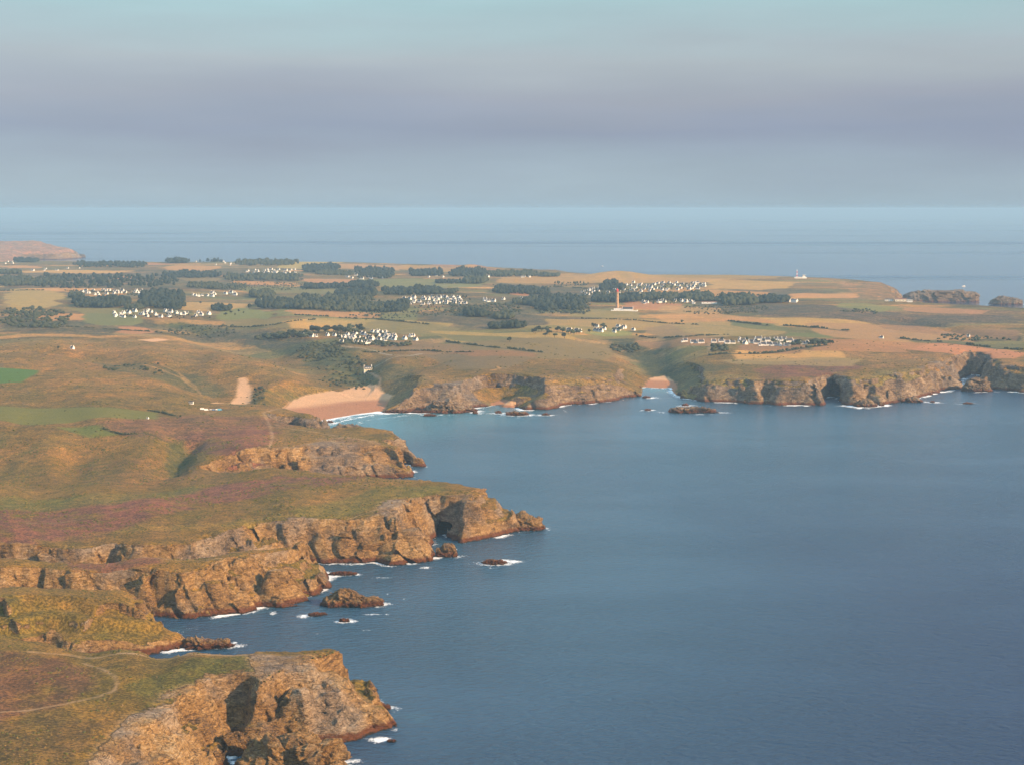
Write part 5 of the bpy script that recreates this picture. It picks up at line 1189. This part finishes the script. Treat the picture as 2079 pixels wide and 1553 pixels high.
plant(row(632, 672, 672, 679, 6), 'among the left houses of the hamlet above the beach', 12)
plant(row(674, 738, 672, 679, 13), 'in the high clump behind the hamlet above the beach', 13)
plant(row(680, 800, 680, 694, 12), 'in the gardens of the hamlet above the beach', 7)
plant(row(1078, 1180, 672, 695, 17), 'in the hedge row below the lighthouse hamlet', 9)
plant(row(1190, 1262, 664, 676, 6), 'in the gardens of the lighthouse hamlet', 8)
plant(row(1455, 1620, 693, 700, 9), 'in the gardens of the long hamlet', 6)
plant(row(1636, 1695, 697, 702, 8), 'in the hedge at the right of the long hamlet', 6)
plant([(506, 629)], 'right of the small left copse', 17)
plant([(1034, 694)], 'in the patchwork fields below the isolated copse', 9)
plant([(1385, 656)], 'in the straw fields right of the lighthouse', 7)
plant([(118, 709)], 'beside the lone cottage on the left hillside', 6)
plant(row(696, 738, 735, 750, 9), 'around the villa in the beach valley', 6, 18)
plant(row(450, 500, 634, 645, 5), 'in the row right of the hamlet behind the hill', 6)
plant([(407, 618)], 'above the straw field right of the left hamlets', 7)
print('trees', _t.time() - _t0)

# ------------------------------------------------------------------ people on the beach
def figure(seed, stride):
    J = [(0, 0, .95), (0, 0, 1.2), (0, 0, 1.45), (0, 0, 1.55), (0, 0, 1.68), (.10, 0, .92), (.12, stride, .50), (.12, stride * .6, .06), (.12, stride * .6 - .16, .03), (-.10, 0, .92), (-.12, -stride * .5, .50), (-.12, -stride, .06), (-.12, -stride - .16, .03),
         (.20, 0, 1.40), (.27, -stride * .6, 1.14), (.26, -stride * .9 - .08, .90), (.26, -stride - .12, .80), (-.20, 0, 1.40), (-.27, stride * .5, 1.14), (-.26, stride * .5 - .10, .90), (-.26, stride * .4 - .14, .80)]
    E = [(0, 1), (1, 2), (2, 3), (3, 4), (0, 5), (5, 6), (6, 7), (7, 8), (0, 9), (9, 10), (10, 11), (11, 12), (2, 13), (13, 14), (14, 15), (15, 16), (2, 17), (17, 18), (18, 19), (19, 20)]
    RR = [.15, .14, .13, .055, .105, .09, .065, .045, .04, .09, .065, .045, .04, .06, .045, .035, .03, .06, .045, .035, .03]
    me = bpy.data.meshes.new('body'); me.from_pydata(J, E, []); o = bpy.data.objects.new('body', me); COL.objects.link(o)
    md = o.modifiers.new('skin', 'SKIN'); o.modifiers.new('sub', 'SUBSURF').levels = 1
    sv = me.skin_vertices[0].data if me.skin_vertices else None
    if sv is None:
        bpy.context.view_layer.objects.active = o; sv = me.skin_vertices.new().data if hasattr(me.skin_vertices, 'new') else []
    for i, v in enumerate(sv): v.radius = (RR[i], RR[i]); v.use_root = (i == 0)
    dg = bpy.context.evaluated_depsgraph_get(); out = bpy.data.meshes.new_from_object(o.evaluated_get(dg)); bpy.data.objects.remove(o)
    return out
try:
    FIG = [figure(0, .12), figure(1, .02)]
    for i, (u, v, lab, c) in enumerate([(660, 816, 'person in dark clothes walking on the dry sand, left part of the beach', (.04, .05, .09)), (698, 806, 'person in a red top standing at the back of the beach', (.45, .07, .05)), (640, 822, 'person in pale clothes near the left rocks of the beach', (.55, .5, .45)), (742, 814, 'person in blue walking on the right part of the beach', (.05, .12, .32)), (724, 822, 'person in black at the wet edge of the sand', (.03, .03, .035))]):
        x, y = cast(u, v, 2.0); x, y = float(x), float(y); me = FIG[i % 2].copy(); me.materials.clear(); me.materials.append(plain('clothes', c, .9)); o = link('person', me); o.location = (x, y, zat(x, y) - .02); o.rotation_euler = (0, 0, random.uniform(0, 6.28))
        tag(o, lab, 'person', 'people on the beach')
except Exception as ex: print('figures', ex)
# ------------------------------------------------------------------ the evening air
m = bpy.data.materials.new('evening_haze'); m.use_nodes = True
for n in list(m.node_tree.nodes): m.node_tree.nodes.remove(n)
ho = m.node_tree.nodes.new('ShaderNodeOutputMaterial'); hv = m.node_tree.nodes.new('ShaderNodeVolumePrincipled')
hv.inputs['Color'].default_value = (0.375, 0.60, 0.83, 1); hv.inputs['Density'].default_value = 5.8e-5; hv.inputs['Anisotropy'].default_value = 0.0
m.node_tree.links.new(hv.outputs[0], ho.inputs['Volume'])
HB = 120000.0
hz = mesh_obj('haze', *boxv(-HB, HB, -HB, HB, -16, 300), m)
tag(hz, 'thin blue evening haze over sea and land', 'haze', kind='stuff')
